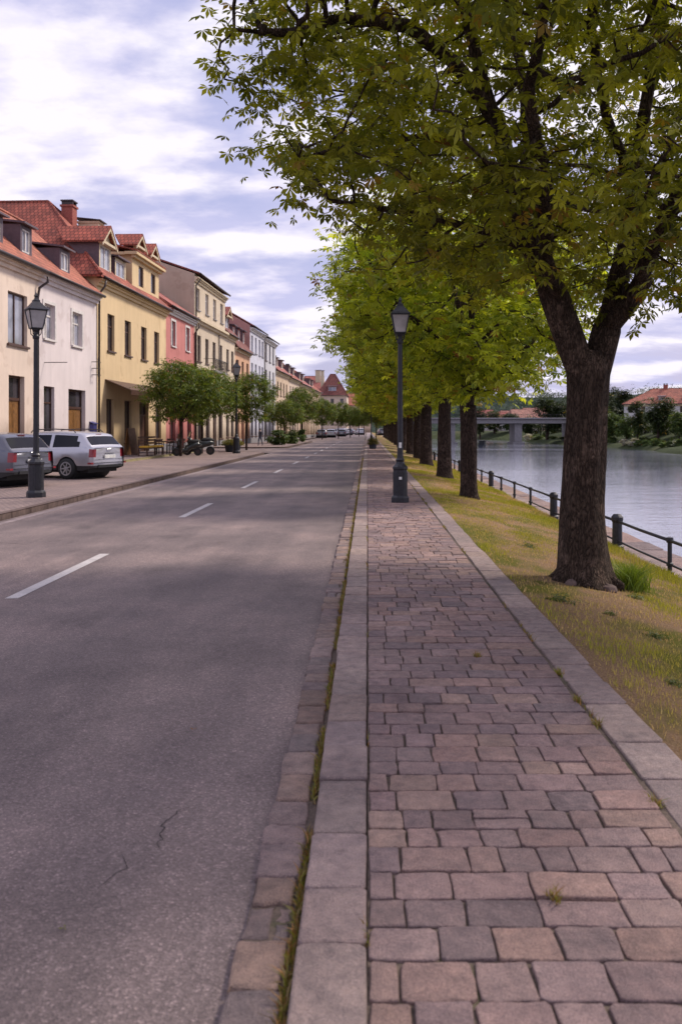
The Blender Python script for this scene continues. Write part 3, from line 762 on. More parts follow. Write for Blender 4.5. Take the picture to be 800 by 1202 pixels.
def small_tree(seed, label, rx=2.3, rz=1.75, cz=3.55, nat=700, per=17, size=(.13, .22), base=(np.array([.05, .088, .014]), np.array([.16, .205, .028])), trunk=.085, name='tree', grp='small round street trees before the houses', bm='bark_row'):
    random.seed(seed)
    root = thing(name, label, 'tree', (0, 0, 0), 0, grp); c0 = Vector((0, 0, cz))
    def ins(p):
        q = p-c0; d = (q.x/rx)**2+(q.y/rx)**2+(q.z/rz)**2
        return .1 < d < 1+.30*mnoise.noise(p*1.1+Vector((seed, 0, 0)))+.12*mnoise.noise(p*2.5)
    z0 = cz-rz; limbs = [([Vector((0, 0, -.05)), Vector((.03, 0, z0*.6)), Vector((0, 0, z0+.25)), Vector((.05, .03, cz+rz*.4))], None)]
    for k in range(5):
        a = k*1.26+random.uniform(-.3, .3); limbs.append(([Vector((0, 0, z0+.1*k)), Vector((math.cos(a)*rx*.3, math.sin(a)*rx*.3, z0+rz*.5)), Vector((math.cos(a)*rx*.65, math.sin(a)*rx*.65, z0+rz*1.0))], 1))
    nodes, par = grow(limbs, ins, nat, ((-rx*1.3, rx*1.3), (-rx*1.3, rx*1.3), (z0-.5, cz+rz*1.4)), step=.24, kill=.34, infl=1.4, iters=50, seed=seed)
    b = MB(); R, kids = skeleton_mesh(b, nodes, par, .007, trunk); b.build('trunk', bm, root, smooth=True)
    crown(nodes, R, kids, root, per, .02, size, base, 3, 'leaf_small', spread=.30, yellow=.03, seed=seed)
    return root
st1 = small_tree(51, 'round-crowned street tree in front of the yellow house terrace, first on the left side')
st1.location = (-10.3, 47, .13)
st2 = small_tree(52, 'round street tree directly behind the first one, before the pink house', 2.4, 1.8, 3.8); st2.location = (-10.4, 53.5, .03)
dup(st1, (-9.15, 64.5, .03), 2., 'round street tree beside the far left lamp post', scale=(1.05, 1.05, 1.12))
dup(st2, (-8.9, 92, .03), 1., 'street tree behind the low shrubs past the side street, nearer of two', scale=(.95, .95, .85))
dup(st1, (-8.2, 107, .03), 4., 'street tree past the side street, farther and taller of two', scale=(1.1, 1.1, 1.3))
for i, (px, Y, s) in enumerate([(378, 128, 1.15), (397, 142, 1.1), (411, 158, 1.1), (421, 178, 1.1), (427, 205, 1.2)]):
    dup((st1, st2)[i % 2], ((px-431)/1000*Y, Y, 0), i*1.3+.5, 'dark clipped street tree in the far row at the end of the street', scale=(s*.9, s*.9, s))
t = dup(st2, (1.1, 106, 0), 2.2, 'dark round tree far down the footpath beyond the planter', scale=(.75, .75, .95))

# clump trees for far away
def far_tree(seed, label, r, h, dark=1., grp='trees on the far bank', loc=(0, 0, 0), pale=0., nclump=26, per=60, z0=.12, cat='tree'):
    random.seed(seed); rs = np.random.default_rng(seed)
    root = thing('tree' if cat == 'tree' else 'shrub', label, cat, loc, 0, grp)
    P = []; cl = []
    for k in range(nclump):
        while True:
            q = Vector((random.uniform(-1, 1), random.uniform(-1, 1), random.uniform(-1, 1)))
            if .2 < q.length < .95: break
        wz = 1-.35*max(0, q.z); cr = r*random.uniform(.28, .42); tone = random.uniform(-.6, .7)
        for _ in range(per):
            d = Vector((random.gauss(0, 1), random.gauss(0, 1), random.gauss(0, 1))).normalized()*cr*random.uniform(.75, 1.05)
            P.append((q.x*r*.78*wz+d.x, q.y*r*.78*wz+d.y, h*(.5+z0/2)+q.z*h*(.5-z0/2)*.84+d.z*min(1, h/(2*r))*.8)); cl.append(tone)
    P = np.array(P); n = len(P); cl = np.array(cl)
    base = (np.array([.035, .06, .02])*dark, np.array([.085, .12, .03])*dark)
    c = leaf_cols(n, base, cl, .01)*(1-pale)+np.array([.45, .42, .40])*pale
    b = MB(); b.tube([(0, 0, -.3), (0, 0, h*.25), (.1, 0, h*.6)], [r*.09, r*.07, r*.03], 6); b.build('trunk', 'bark_row', root)
    D = P-np.array([0, 0, h*.5]); D /= np.linalg.norm(D, axis=1)[:, None]
    scatter_leaves('crown', P, D, rs.uniform(.22, .42, n)*r**.6*1.1, c, 3, 'leaf_small', root)
    return root
# ------------------------------------------------------------------ houses
ANG = math.atan(.047)
def fx(Y): return -17+.047*Y
def opening_cells(b, u0, u1, z0, z1, ops, v=0., mat=0):
    us = sorted({u0, u1, *[q for o in ops for q in o[:2]]}); zs = sorted({z0, z1, *[q for o in ops for q in o[2:4]]})
    for i in range(len(us)-1):
        for j in range(len(zs)-1):
            a, c = (us[i]+us[i+1])/2, (zs[j]+zs[j+1])/2
            if any(o[0] < a < o[1] and o[2] < c < o[3] for o in ops): continue
            b.quad((us[i], v, zs[j]), (us[i+1], v, zs[j]), (us[i+1], v, zs[j+1]), (us[i], v, zs[j+1]), mat)
def reveal(b, o, v0, dep, mat=0):
    u0, u1, z0, z1 = o[:4]; v1 = v0+dep
    b.quad((u0, v0, z0), (u0, v1, z0), (u0, v1, z1), (u0, v0, z1), mat); b.quad((u1, v1, z0), (u1, v0, z0), (u1, v0, z1), (u1, v1, z1), mat)
    b.quad((u0, v0, z1), (u0, v1, z1), (u1, v1, z1), (u1, v0, z1), mat); b.quad((u0, v1, z0), (u0, v0, z0), (u1, v0, z0), (u1, v1, z0), mat)
def window(root, o, style='dark', v=0., dep=.22, div=(2, 2), surround=None, sill=True, simple=False):
    u0, u1, z0, z1 = o[:4]; v1 = v+dep; fm = {'dark': 'wood_dark', 'white': 'trim_white', 'red': 'wood_red', 'brown': 'wood_gold'}[style]
    fr = MB(); t = .07; w = u1-u0; h = z1-z0
    fr.box(u0, u0+t, v1-.07, v1, z0, z1); fr.box(u1-t, u1, v1-.07, v1, z0, z1); fr.box(u0+t, u1-t, v1-.07, v1, z0, z0+t); fr.box(u0+t, u1-t, v1-.07, v1, z1-t, z1)
    if not simple:
        for k in range(1, div[0]): x = u0+w*k/div[0]; fr.box(x-.04, x+.04, v1-.068, v1-.004, z0+t, z1-t)
        if div[1] == 2: zz = z0+h*.68; fr.box(u0+t, u1-t, v1-.064, v1-.006, zz-.035, zz+.035)
    f = fr.build('window', fm, root)
    p = MB(); vp = v1-.022
    p.quad((u0+t*.8, vp, z0+t*.8), (u1-t*.8, vp, z0+t*.8), (u1-t*.8, vp, z1-t*.8), (u0+t*.8, vp, z1-t*.8)); p.build('pane', 'pane_pale' if style == 'white' or o[-1] == 'pale' else 'pane_dark', f)
    if sill and z0 > .5:
        MB().box(u0-.10, u1+.10, v-.10, v-.003, z0-.10, z0-.01).build('sill', 'trim_white' if surround == 'trim_white' else 'concrete' if style == 'white' else 'wood_dark', f)
    if surround:
        s = MB(); e = .16; s.box(u0-e, u0-.002, v-.04, v+.01, z0-.02, z1+e); s.box(u1+.002, u1+e, v-.04, v+.01, z0-.02, z1+e); s.box(u0-.002, u1+.002, v-.038, v+.01, z1+.002, z1+e-.002); s.build('surround', surround, f)
    if not simple and style == 'white' or o[-1] == 'pale':
        c = MB()
        for sx in (0, 1):
            a = u0+t if sx == 0 else u1-t-w*.26
            n = 6
            for k in range(n): c.quad((a+w*.26*k/n, v1-.012+(k % 2)*.008, z0+t), (a+w*.26*(k+1)/n, v1-.012+((k+1) % 2)*.008, z0+t), (a+w*.26*(k+1)/n, v1-.012+((k+1) % 2)*.008, z1-t), (a+w*.26*k/n, v1-.012+(k % 2)*.008, z1-t))
    return f
def door(root, o, v=0., dep=.3, mat='wood_gold', glassy=True):
    u0, u1, z0, z1 = o[:4]; v1 = v+dep; d = MB(); w = u1-u0; zt = z0+(z1-z0)*.74
    d.box(u0, u0+.09, v1-.1, v1, z0, z1); d.box(u1-.09, u1, v1-.1, v1, z0, z1); d.box(u0+.09, u1-.09, v1-.1, v1, z1-.09, z1); d.box(u0+.09, u1-.09, v1-.11, v1, zt-.06, zt+.06)
    r = d.build('door', 'wood_dark', root)
    m = (u0+u1)/2; l = MB()
    for a, c in ((u0+.09, m-.01), (m+.01, u1-.09)):
        l.box(a, c, v1-.06, v1-.02, z0+.02, zt-.06)
        l.box(a+.12, c-.12, v1-.075, v1-.058, z0+.2, z0+.9); l.box(a+.12, c-.12, v1-.075, v1-.058, z0+1.05, zt-.2)
    l.build('leaf', mat, r)
    MB().quad((u0+.09, v1-.04, zt+.06), (u1-.09, v1-.04, zt+.06), (u1-.09, v1-.04, z1-.09), (u0+.09, v1-.04, z1-.09)).build('transom_pane', 'pane_dark', r)
    MB().tube([(m+.08, v1-.06, z0+1.05), (m+.08, v1-.12, z0+1.05), (m+.18, v1-.12, z0+1.05)], .015, 6).build('handle', 'dark_metal', r)
    return r
def pipe(root, pts, r=.055): return MB().tube(pts, r, 8).build('downpipe', 'gutter_metal', root, smooth=True)
def chimney(root, u, v, z0, z1, w=.7, d=.7, mat='brick_chimney'):
    c = MB(); c.box(u-w/2, u+w/2, v-d/2, v+d/2, z0, z1); c.box(u-w/2-.07, u+w/2+.07, v-d/2-.07, v+d/2+.07, z1, z1+.12)
    if mat != 'brick_chimney': c.slab([(u-w/2-.2, v-d/2-.2, z1+.12), (u+w/2+.2, v-d/2-.2, z1+.12), (u+w/2+.2, v+d/2+.2, z1+.3), (u-w/2-.2, v+d/2+.2, z1+.3)], (0, 0, .06), 1)
    else:
        for q in (-1, 1): c.box(u+q*w*.35-.06, u+q*w*.35+.06, v-d/2, v+d/2, z1+.12, z1+.34, 1)
        c.box(u-w/2-.04, u+w/2+.04, v-d/2-.04, v+d/2+.04, z1+.34, z1+.42, 1)
    return c.build('chimney', [mat, 'gutter_metal'], root)
def dormer(root, u0, u1, z0, z1, v0, slope, kind='shed', wall='slate_purple', front='slate_purple', roof='tile_red', peak=.9, wstyle='white', margin=.18, nwin=1):
    "v0 front plane, runs back until it meets the roof (slope dz/dv); z0 sits on the roof"
    back = v0+(z1-z0)/slope+.35; b = MB()
    b.add([(u0, v0, z0-.3), (u0, v0, z1), (u0, back, z1), ], [(0, 1, 2)]); b.add([(u1, v0, z0-.3), (u1, v0, z1), (u1, back, z1)], [(2, 1, 0)])
    ops = []; w = (u1-u0)/nwin
    for k in range(nwin): ops.append((u0+w*k+margin, u0+w*(k+1)-margin, z0+.12, z1-.16, 'pale'))
    opening_cells(b, u0, u1, z0-.3, z1, ops, v0, 1)
    for o in ops: reveal(b, o, v0, .1, 1)
    dm = b.build('dormer', [wall, front], root)
    for o in ops: window(dm, o, wstyle, v0, .1, (2, 1), sill=False)
    r = MB()
    if kind == 'shed':
        r.slab([(u0-.12, v0-.25, z1), (u1+.12, v0-.25, z1), (u1+.12, back+.3, z1+.28), (u0-.12, back+.3, z1+.28)], (0, 0, .09)); r.build('dormer_roof', 'slate_purple', dm)
    else:
        um = (u0+u1)/2; e = .28; zr = z1+peak; bk = v0+(zr-z0)/slope+.3
        r.slab([(u0-e, v0-.35, z1-.12), (um, v0-.35, zr), (um, bk, zr), (u0-e, back, z1-.12)], (0, 0, .10)); r.slab([(um, v0-.35, zr), (u1+e, v0-.35, z1-.12), (u1+e, back, z1-.12), (um, bk, zr)], (0, 0, .10))
        r.build('dormer_roof', roof, dm)
        g = MB(); g.add([(u0-.1, v0-.02, z1), (u1+.1, v0-.02, z1), (um, v0-.02, zr-.06)], [(0, 1, 2)], 0)
        g.slab([(u0-e, v0-.33, z1-.17), (um, v0-.33, zr-.05), (um, v0-.33, zr-.2), (u0-e, v0-.33, z1-.32)], (0, .06, 0)); g.slab([(um, v0-.33, zr-.05), (u1+e, v0-.33, z1-.17), (u1+e, v0-.33, z1-.32), (um, v0-.33, zr-.2)], (0, .06, 0))
        g.box(u0-.2, u1+.2, v0-.3, v0-.01, z1-.14, z1); g.build('gable', 'trim_cream', dm)
    return dm
def house(label, Y0, Y1, eave, d, ridge, wall, roof, wins=(), doors=(), frame=None, hip=(0, 0), over=.4, cornice='trim_cream', base_z=-.1, side_win=(), group=None, cat='house', name='house', plinth=True, depth=None, flat=None, sidewall=None, simple=False, custom=False):
    if frame: loc, rz, ln = frame
    else: loc = (fx(Y0), Y0, 0); rz = math.pi/2-ANG; ln = (Y1-Y0)/math.cos(ANG)
    root = thing(name, label, cat, loc, rz, group)
    dep = depth or 2*d; e0 = .006; u0, u1 = e0, ln-e0; b = MB()
    ops = [w[:4] for w in wins]+[w[:4] for w in doors]
    opening_cells(b, u0, u1, base_z, eave, ops)
    for o in wins: reveal(b, o, 0, .22)
    for o in doors: reveal(b, o, 0, .3)
    for s, uu in ((0, u0), (1, u1)):
        if hip[s]: b.quad((uu, 0, base_z), (uu, dep, base_z), (uu, dep, eave), (uu, 0, eave), 1)
        else: b.add([(uu, 0, base_z), (uu, dep, base_z), (uu, dep, eave), (uu, d, ridge), (uu, 0, eave)], [(0, 1, 2, 3, 4)], 1)
    b.quad((u0, dep, base_z), (u1, dep, base_z), (u1, dep, eave), (u0, dep, eave))
    b.build('wall', [wall, sidewall or wall], root)
    k = (ridge-eave)/d; zo = eave-over*k; t = (0, 0, .14); r = MB(); ra, rb = u0+hip[0], u1-hip[1]
    ea = u0-(over if hip[0] else 0); eb = u1+(over if hip[1] else 0)
    zf = zo+.1; zr = ridge+.1; zb = eave-over*((ridge-eave)/(dep-d))+.1
    if custom:
        A, B_, C_, D_ = (ea, -over, zf), (eb, -over, zf), (eb, dep+over, zf), (ea, dep+over, zf); P_, Q_ = (ra, d, zr+1.0), (ra, dep-d, zr+1.0)
        r.slab([A, B_, P_], t); r.slab([A, P_, Q_, D_][::-1], t); r.slab([B_, C_, Q_, P_], t); r.slab([C_, D_, Q_], t)
        r.tube([(P_[0], P_[1], P_[2]+.12), (Q_[0], Q_[1], Q_[2]+.12)], .11, 6); r.tube([(A[0], A[1], A[2]+.14), (P_[0], P_[1], P_[2]+.12), (B_[0], B_[1], B_[2]+.14)], .10, 6)
    else: r.slab([(ea, -over, zf), (eb, -over, zf), (rb, d, zr), (ra, d, zr)], t); r.slab([(eb, dep+over, zb), (ea, dep+over, zb), (ra, d, zr), (rb, d, zr)], t)
    if hip[0] and not custom: r.slab([(ea, dep+over, zb), (ea, -over, zf), (ra, d, zr), (ra, d, zr+.001)], t)
    if hip[1] and not custom: r.slab([(eb, -over, zf), (eb, dep+over, zb), (rb, d, zr), (rb, d, zr+.001)], t)
    if not custom: r.tube([(ra, d, zr+.15), (rb, d, zr+.15)], .1, 6)
    if hip[0] and not custom: r.tube([(ea, -over, zf+.14), (ra, d, zr+.15)], .09, 6)
    if hip[1] and not custom: r.tube([(eb, -over, zf+.14), (rb, d, zr+.15)], .09, 6)
    r.build('roof', roof, root)
    if cornice:
        c = MB(); c.box(u0, u1, -.12, -.003, eave-.64, eave-.46); c.box(u0, u1, -.24, -.003, eave-.46, eave-.34); c.box(u0, u1, -.35, -.003, eave-.34, eave-.25)
        c.build('cornice', cornice, root)
    g = MB(); g.tube([(u0+.01, -over-.07, zf+.03), (u1-.01, -over-.07, zf+.03)], .085, 8); g.build('gutter', 'gutter_metal', root, smooth=True)
    if plinth:
        us = sorted([(o[0], o[1]) for o in ops if o[2] < .5]); a = u0
        for o in us+[(u1, u1)]:
            if o[0] > a: MB().box(a, o[0], -.05, -.003, base_z, .55).build('plinth', 'concrete', root)
            a = o[1]
        pass
    return root
def Wn(Y0, c, w, z0, z1, *st): return (c-Y0-w/2, c-Y0+w/2, z0, z1, st[0] if st else '')

G = 'row of houses along the left side of the street'
# 1 cream house at the left edge
Y0 = 27.5; w = [Wn(Y0, 37.2, 1.85, 5.25, 7.5, 'pale'), Wn(Y0, 34.0, 1.85, 5.25, 7.5, 'pale'), Wn(Y0, 30.6, 1.85, 5.25, 7.5, 'pale'), Wn(Y0, 30.5, 1.7, 1.0, 3.4)]
dr = [(36.35-Y0, 37.85-Y0, -.0, 3.9), (33-Y0, 34.5-Y0, 0, 3.9)]
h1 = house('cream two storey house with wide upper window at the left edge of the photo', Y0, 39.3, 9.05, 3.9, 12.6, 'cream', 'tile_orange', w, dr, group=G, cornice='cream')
for o in w: window(h1, o, 'dark', div=(2, 1))
for o in dr: door(h1, o)
S1 = 3.55/3.9
def on_roof(eave, slope, v): return eave+slope*v
dormer(h1, 35.6-Y0-.9, 35.6-Y0+.75, on_roof(9.1, S1, .25)+.1, 10.6, .25, S1)
dormer(h1, 39.35-Y0-1.35, 39.3-Y0-.15, on_roof(9.1, S1, .25)+.1, 10.75, .25, S1)
chimney(h1, 34.5-Y0, 4.3, 12, 13.9)
MB().tube([(35.0-Y0, 4.2, 12.4), (35.0-Y0, 4.2, 15.2)], .02, 5).tube([(34.7-Y0, 4.2, 14.8), (35.3-Y0, 4.2, 14.8)], .015, 4).tube([(34.8-Y0, 4.2, 14.5), (35.2-Y0, 4.2, 14.5)], .015, 4).build('antenna', 'dark_metal', h1)
pipe(h1, [(11.75, -.47, 8.6), (11.75, -.45, 8.35), (11.55, -.15, 8.05), (11.5, -.10, 7.6), (11.5, -.10, .1)], .06)
# 2 lilac white house
Y0 = 39.3; w = [Wn(Y0, 40.45, 1.2, 5.85, 7.5), Wn(Y0, 43.85, 1.3, 5.85, 7.55)]; w2 = [Wn(Y0, 40.45, 1.2, 1.2, 3.6)]
dr = [(42.75-Y0, 45.0-Y0, 0, 3.6)]
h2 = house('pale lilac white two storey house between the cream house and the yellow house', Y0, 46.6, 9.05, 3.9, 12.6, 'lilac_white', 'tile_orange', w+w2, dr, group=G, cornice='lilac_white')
for o in w: window(h2, o, 'white', div=(2, 2), surround='trim_white')
for o in w2: window(h2, o, 'dark', div=(1, 2))
door(h2, dr[0], mat='wood_gold')
dormer(h2, 42.9-Y0-.6, 42.9-Y0+.65, on_roof(9.1, S1, .25)+.1, 10.6, .25, S1)
bk = MB()
for zz in (5.2, 4.85, 4.5): bk.tube([(45.9-Y0, 0, zz), (45.9-Y0, -.35, zz), (46.3-Y0, -.35, zz)], .02, 5)
bk.tube([(45.9-Y0, -.35, 4.4), (45.9-Y0, -.35, 5.4)], .025, 5).build('wire_bracket', 'dark_metal', h2)
MB().tube([(39.9-Y0, 0, 4.7), (39.9-Y0, -1.1, 4.7)], .02, 5).build('wire_bracket', 'dark_metal', h2)
mb = MB(); mb.box(45.6-Y0, 46.1-Y0, -.22, -.004, 1.25, 1.85); mb.slab([(45.55-Y0, -.26, 1.85), (46.15-Y0, -.26, 1.85), (46.15-Y0, -.004, 1.95), (45.55-Y0, -.004, 1.95)], (0, 0, .03)); mb.build('letterbox', 'blue_paint', h2, bevel=.02)
# 3 yellow house
Y0 = 46.6; up = [Wn(Y0, c, 1.15, 6.05, 8.15) for c in (48.9, 51.85, 55.0, 57.8)]; lo = [Wn(Y0, 48.75, 1.2, .75, 3.3), Wn(Y0, 51.9, 1.3, .75, 3.3), Wn(Y0, 58.2, 1.3, .9, 3.2)]
dr = [(54.1-Y0, 56.0-Y0, 0.05, 3.3)]
h3 = house('yellow ochre house with gabled dormers, tall red roof and a brown shop awning', Y0, 60, 10.1, 5, 14.3, 'yellow', 'tile_red', up+lo, dr, group=G, hip=(5.4, 8.0), cornice='yellow', depth=14, custom=True)
for o in up: window(h3, o, 'dark', div=(2, 2))
for o in lo: window(h3, o, 'dark', div=(2, 1))
door(h3, dr[0], mat='wood_dark')
S3 = 5.0/5
dormer(h3, 47.7-Y0, 49.6-Y0, 10.55, 12.15, .25, S3, 'gable', 'slate_purple', 'trim_cream', 'tile_red', .95)
dormer(h3, 50.3-Y0, 52.2-Y0, 10.55, 11.75, .25, S3, 'shed', 'slate_purple', 'trim_cream')
big = MB(); a, c = 53.0-Y0, 58.7-Y0; ops = [(a+1.3, a+2.3, 10.7, 12.0, ''), (a+3.9, a+4.9, 10.7, 12.0, '')]
opening_cells(big, a, c, 9.95, 12.5, ops, .12)
for o in ops: reveal(big, o, .12, .14)
big.quad((a, .12, 9.95), (a, 3.4, 9.95), (a, 3.4, 12.5), (a, .12, 12.5)); big.quad((c, .12, 9.95), (c, 3.4, 9.95), (c, 3.4, 12.5), (c, .12, 12.5))
bd = big.build('dormer', 'yellow', h3)
for o in ops: window(bd, o, 'dark', .12, .14, (1, 1), sill=False)
cc = MB(); cc.box(a-.15, c+.15, -.10, .117, 12.25, 12.42); cc.box(a-.3, c+.3, -.28, .5, 12.42, 12.6); cc.box(a-.25, a-.003, .5, 3.3, 12.4, 12.58); cc.build('cornice', 'yellow', bd)
rr = MB(); rr.slab([(a-.3, -.3, 12.6), (c+.3, -.3, 12.6), (c+.1, 3.6, 13.6), (a-.1, 3.6, 13.6)], (0, 0, .1)); rr.build('dormer_roof', 'tile_red', bd)
for g0, g1 in ((a+.35, a+2.0), (a+3.3, a+4.8)): dormer(h3, g0, g1, 12.75, 13.15, .15, S3, 'gable', 'tile_dark', 'trim_cream', 'tile_red', .75, margin=.5)
chimney(h3, 5.9, 3.9, 13.0, 15.25, .72, .7); chimney(h3, 7.1, 3.0, 12.4, 14.5, .8, 1.3, 'trim_cream')
pipe(h3, [(.2, -.47, 9.75), (.12, -.42, 9.4), (.10, -.12, 9.0), (.10, -.10, .1)], .06)
aw = MB(); aw.slab([(47.9-Y0, -.01, 4.35), (56.5-Y0, -.01, 4.35), (56.5-Y0, -1.5, 3.75), (47.9-Y0, -1.5, 3.75)], (0, 0, .04)); aw.slab([(47.9-Y0, -1.5, 3.75), (56.5-Y0, -1.5, 3.75), (56.5-Y0, -1.5, 3.5), (47.9-Y0, -1.5, 3.5)], (0, .02, 0)); aw.build('awning', 'wood_dark', h3)
# 4 pink house
Y0 = 60; rows = [Wn(Y0, c, 1.05, z0, z1) for c in (61.9, 65.9) for z0, z1 in ((7.6, 9.4), (4.4, 6.2))]; lo = [Wn(Y0, 61.7, 1.5, .7, 3.0), Wn(Y0, 66.4, 1.3, .7, 3.0)]; dr = [(63.2-Y0, 64.7-Y0, 0, 3.1)]
h4 = house('pink red house with white window surrounds between the yellow and the tall beige house', Y0, 68, 10.4, 4.5, 13.4, 'pink', 'tile_rose', rows+lo, dr, group=G, cornice='trim_white')
for o in rows: window(h4, o, 'white', surround='trim_white')
for o in lo: window(h4, o, 'red', div=(2, 1))
door(h4, dr[0], mat='wood_red')
chimney(h4, 2.0, 3.2, 12, 13.4, .6, .6, 'trim_white'); pipe(h4, [(7.85, -.47, 9.9), (7.8, -.40, 9.6), (7.8, -.1, 9.2), (7.8, -.1, .1)], .06)
# 5 tall beige house
Y0 = 68; L5 = 11.5; upw = [Wn(Y0, c, 1.1, 11.25, 13.0, 'pale') for c in (69.2, 72.3, 75.2, 78.0)]; mid = [Wn(Y0, c, 1.15, 7.1, 9.2) for c in (69.6, 72.3, 75.0, 77.7)]; lo2 = [Wn(Y0, c, 1.1, 4.1, 5.8) for c in (69.6, 72.3, 75.0, 77.7)]; gr = [Wn(Y0, c, 1.5, .7, 3.0) for c in (69.8, 72.6, 77.7)]; dr = [(74.5-Y0, 75.9-Y0, 0, 3.1)]
h5 = house('tallest beige house with weathered bare side wall, flat-pitched roof and a balcony', Y0, 79.5, 14.0, 5.5, 15.9, 'pale_cream', 'tile_dark', upw+mid+lo2+gr, dr, group=G, cornice='trim_cream', sidewall='tall_beige')
for o in upw: window(h5, o, 'white')
for o in mid+lo2+gr: window(h5, o, 'dark')
door(h5, dr[0], mat='wood_dark')
cm = MB(); cm.box(.006, 11.4, -.22, -.003, 10.1, 10.3); cm.box(.006, 11.4, -.42, -.003, 10.3, 10.5); cm.build('string_course', 'trim_cream', h5)
pipe(h5, [(.25, -.47, 13.6), (.2, -.1, 13.1), (.2, -.1, .1)], .06); pipe(h5, [(8.6, -.1, 10.0), (8.6, -.1, .1)], .06)
bl = MB(); bl.box(3.2, 8.2, -1.0, -.003, 6.35, 6.5); ba = bl.build('balcony', 'concrete', h5); rl = MB()
for u in np.arange(3.25, 8.2, .16): rl.tube([(u, -.96, 6.5), (u, -.96, 7.45)], .012, 4)
rl.tube([(3.22, -.96, 7.45), (8.18, -.96, 7.45)], .025, 5); rl.tube([(3.22, -.96, 7.45), (3.22, 0, 7.45)], .02, 5); rl.tube([(8.18, -.96, 7.45), (8.18, 0, 7.45)], .02, 5); rl.build('railing', 'dark_metal', ba)
# 6 narrow cream, 7 peach, 8 whites
def grid(Y0, cs, rows, w=1.1): return [Wn(Y0, c, w, z0, z1) for c in cs for z0, z1 in rows]
def quick(label, Y0, Y1, eave, d, ridge, wall, roof, cs, rows, style='dark', dpos=None, surround=None, **kw):
    ws = grid(Y0, cs, rows); drs = [(dpos-Y0-.7, dpos-Y0+.7, 0, 3.0)] if dpos else []
    gw = [Wn(Y0, c, 1.3, .8, 2.9) for c in cs if not dpos or abs(c-dpos) > 1.6]
    h = house(label, Y0, Y1, eave, d, ridge, wall, roof, ws+gw, drs, group=G, **kw)
    for o in ws: window(h, o, style, surround=surround, div=(2, 2), simple=Y0 > 120)
    for o in gw: window(h, o, 'dark', div=(2, 1), simple=Y0 > 120)
    for o in drs: door(h, o, mat='wood_red' if wall == 'peach' else 'wood_dark')
    return h
h6 = quick('narrow cream house with a small roof dormer right after the tall beige house', 79.5, 84, 10.7, 3, 13.6, 'pale_cream', 'tile_dark', (80.6, 82.8), ((7.2, 9.1), (4.1, 5.8)))
dormer(h6, 1.1, 3.2, 11.1, 12.4, .3, .96, 'gable', 'slate_purple', 'tile_dark', 'tile_rose', .8); chimney(h6, .8, 2.6, 12.8, 14.6, .6, .6)
h7 = quick('peach orange house with dark mansard dormers', 84, 92, 9.9, 3.2, 13.8, 'peach', 'tile_dark', (85.4, 88, 90.6), ((6.6, 8.5), (3.9, 5.5)), dpos=88)
for u in (.8, 3.4, 6.0): dormer(h7, u, u+1.3, 10.5, 11.9, .4, 1.2, 'shed', 'slate_purple', 'tile_rose')
chimney(h7, 4, 3.6, 13.4, 15.0, .7, .6)
h8 = quick('tall lilac white house with red roof and pinkish side wall', 92, 101, 12.8, 4.5, 15.4, 'white_blue', 'tile_rose', (93.3, 95.6, 98, 100), ((10.0, 11.8), (7.0, 8.8), (4.0, 5.7)), 'white', cornice='trim_white', sidewall='rose')
h8b = quick('tall greyish white house with dark upper windows next to the lilac white one', 101, 110, 12.6, 4.5, 15.1, 'white_grey', 'tile_dark', (102.6, 105.3, 108), ((9.8, 11.9), (6.8, 8.7), (3.9, 5.6)), cornice='trim_white')
pipe(h8b, [(.1, -.1, 12.2), (.1, -.1, .1)], .06)
for (a, c, ev, rg, wm, rm, lb) in ((110, 122, 9.3, 13.4, 'beige', 'tile_rose', 'beige house with long red roof, first after the tall white houses'), (122, 134, 9.1, 13.0, 'far_cream', 'tile_red', 'light cream house in the red-roofed row, second after the tall white houses'),
                                   (134, 148, 8.9, 12.6, 'beige_dark', 'tile_rose', 'brownish beige house in the red-roofed row, third after the white houses'), (148, 166, 8.7, 12.4, 'beige', 'tile_red', 'last beige house at the end of the left row')):
    cs = [a+1.8+2.7*i for i in range(int((c-a)/2.7))]
    h = quick(lb, a, c, ev, 4.5, rg, wm, rm, cs, ((6.0, 7.8), (3.6, 5.2)), dpos=cs[2])
    for u in (3.2, 7.6): dormer(h, u, u+1.4, ev+.5, ev+1.7, .4, .9, 'shed', 'slate_purple', 'beige')
    chimney(h, (c-a)*.3, 4.6, rg-.8, rg+.45, .7, .6)
# houses closing the street
def facing(label, x, y, wd, eave, d, ridge, wall, roof, nwin, rows, rz=0., hip=(0, 0), depth=None, group='houses at the far end of the street', mans=None, cat='house', simple=True):
    st = wd/nwin; ws = [(st*(i+.5)-st*.17, st*(i+.5)+st*.17, z0, z1, '') for i in range(nwin) for z0, z1 in rows]
    h = house(label, 0, 0, eave, d, ridge, wall, roof, ws, (), frame=((x, y, 0), rz, wd), hip=hip, depth=depth, group=group, plinth=False, cat=cat)
    for o in ws: window(h, o, 'dark', simple=simple, sill=False)
    return h
h = facing('big house with steep dark red hipped roof closing the far end of the street', -15.2, 262, 8.8, 12.2, 4.4, 18.4, 'far_cream', 'tile_dark', 3, ((9.2, 10.8), (6, 7.6), (2.5, 4.2)), hip=(3.6, 3.6), depth=26)
dormer(h, 3.0, 5.8, 12.9, 14.6, .5, 1.4, 'shed', 'tile_dark', 'tile_rose'); chimney(h, 1.2, 3.5, 14.5, 19.5, 1.0, .8, 'trim_cream')
h = facing('cream gabled house with a square chimney left of the steep dark red roof', -20.5, 268, 6.5, 13.0, 9, 18.4, 'far_cream', 'tile_rose', 2, ((9.5, 11), (6, 7.6)), depth=18); chimney(h, 4.6, 6, 15, 20.2, 1.6, 1.4, 'trim_cream')
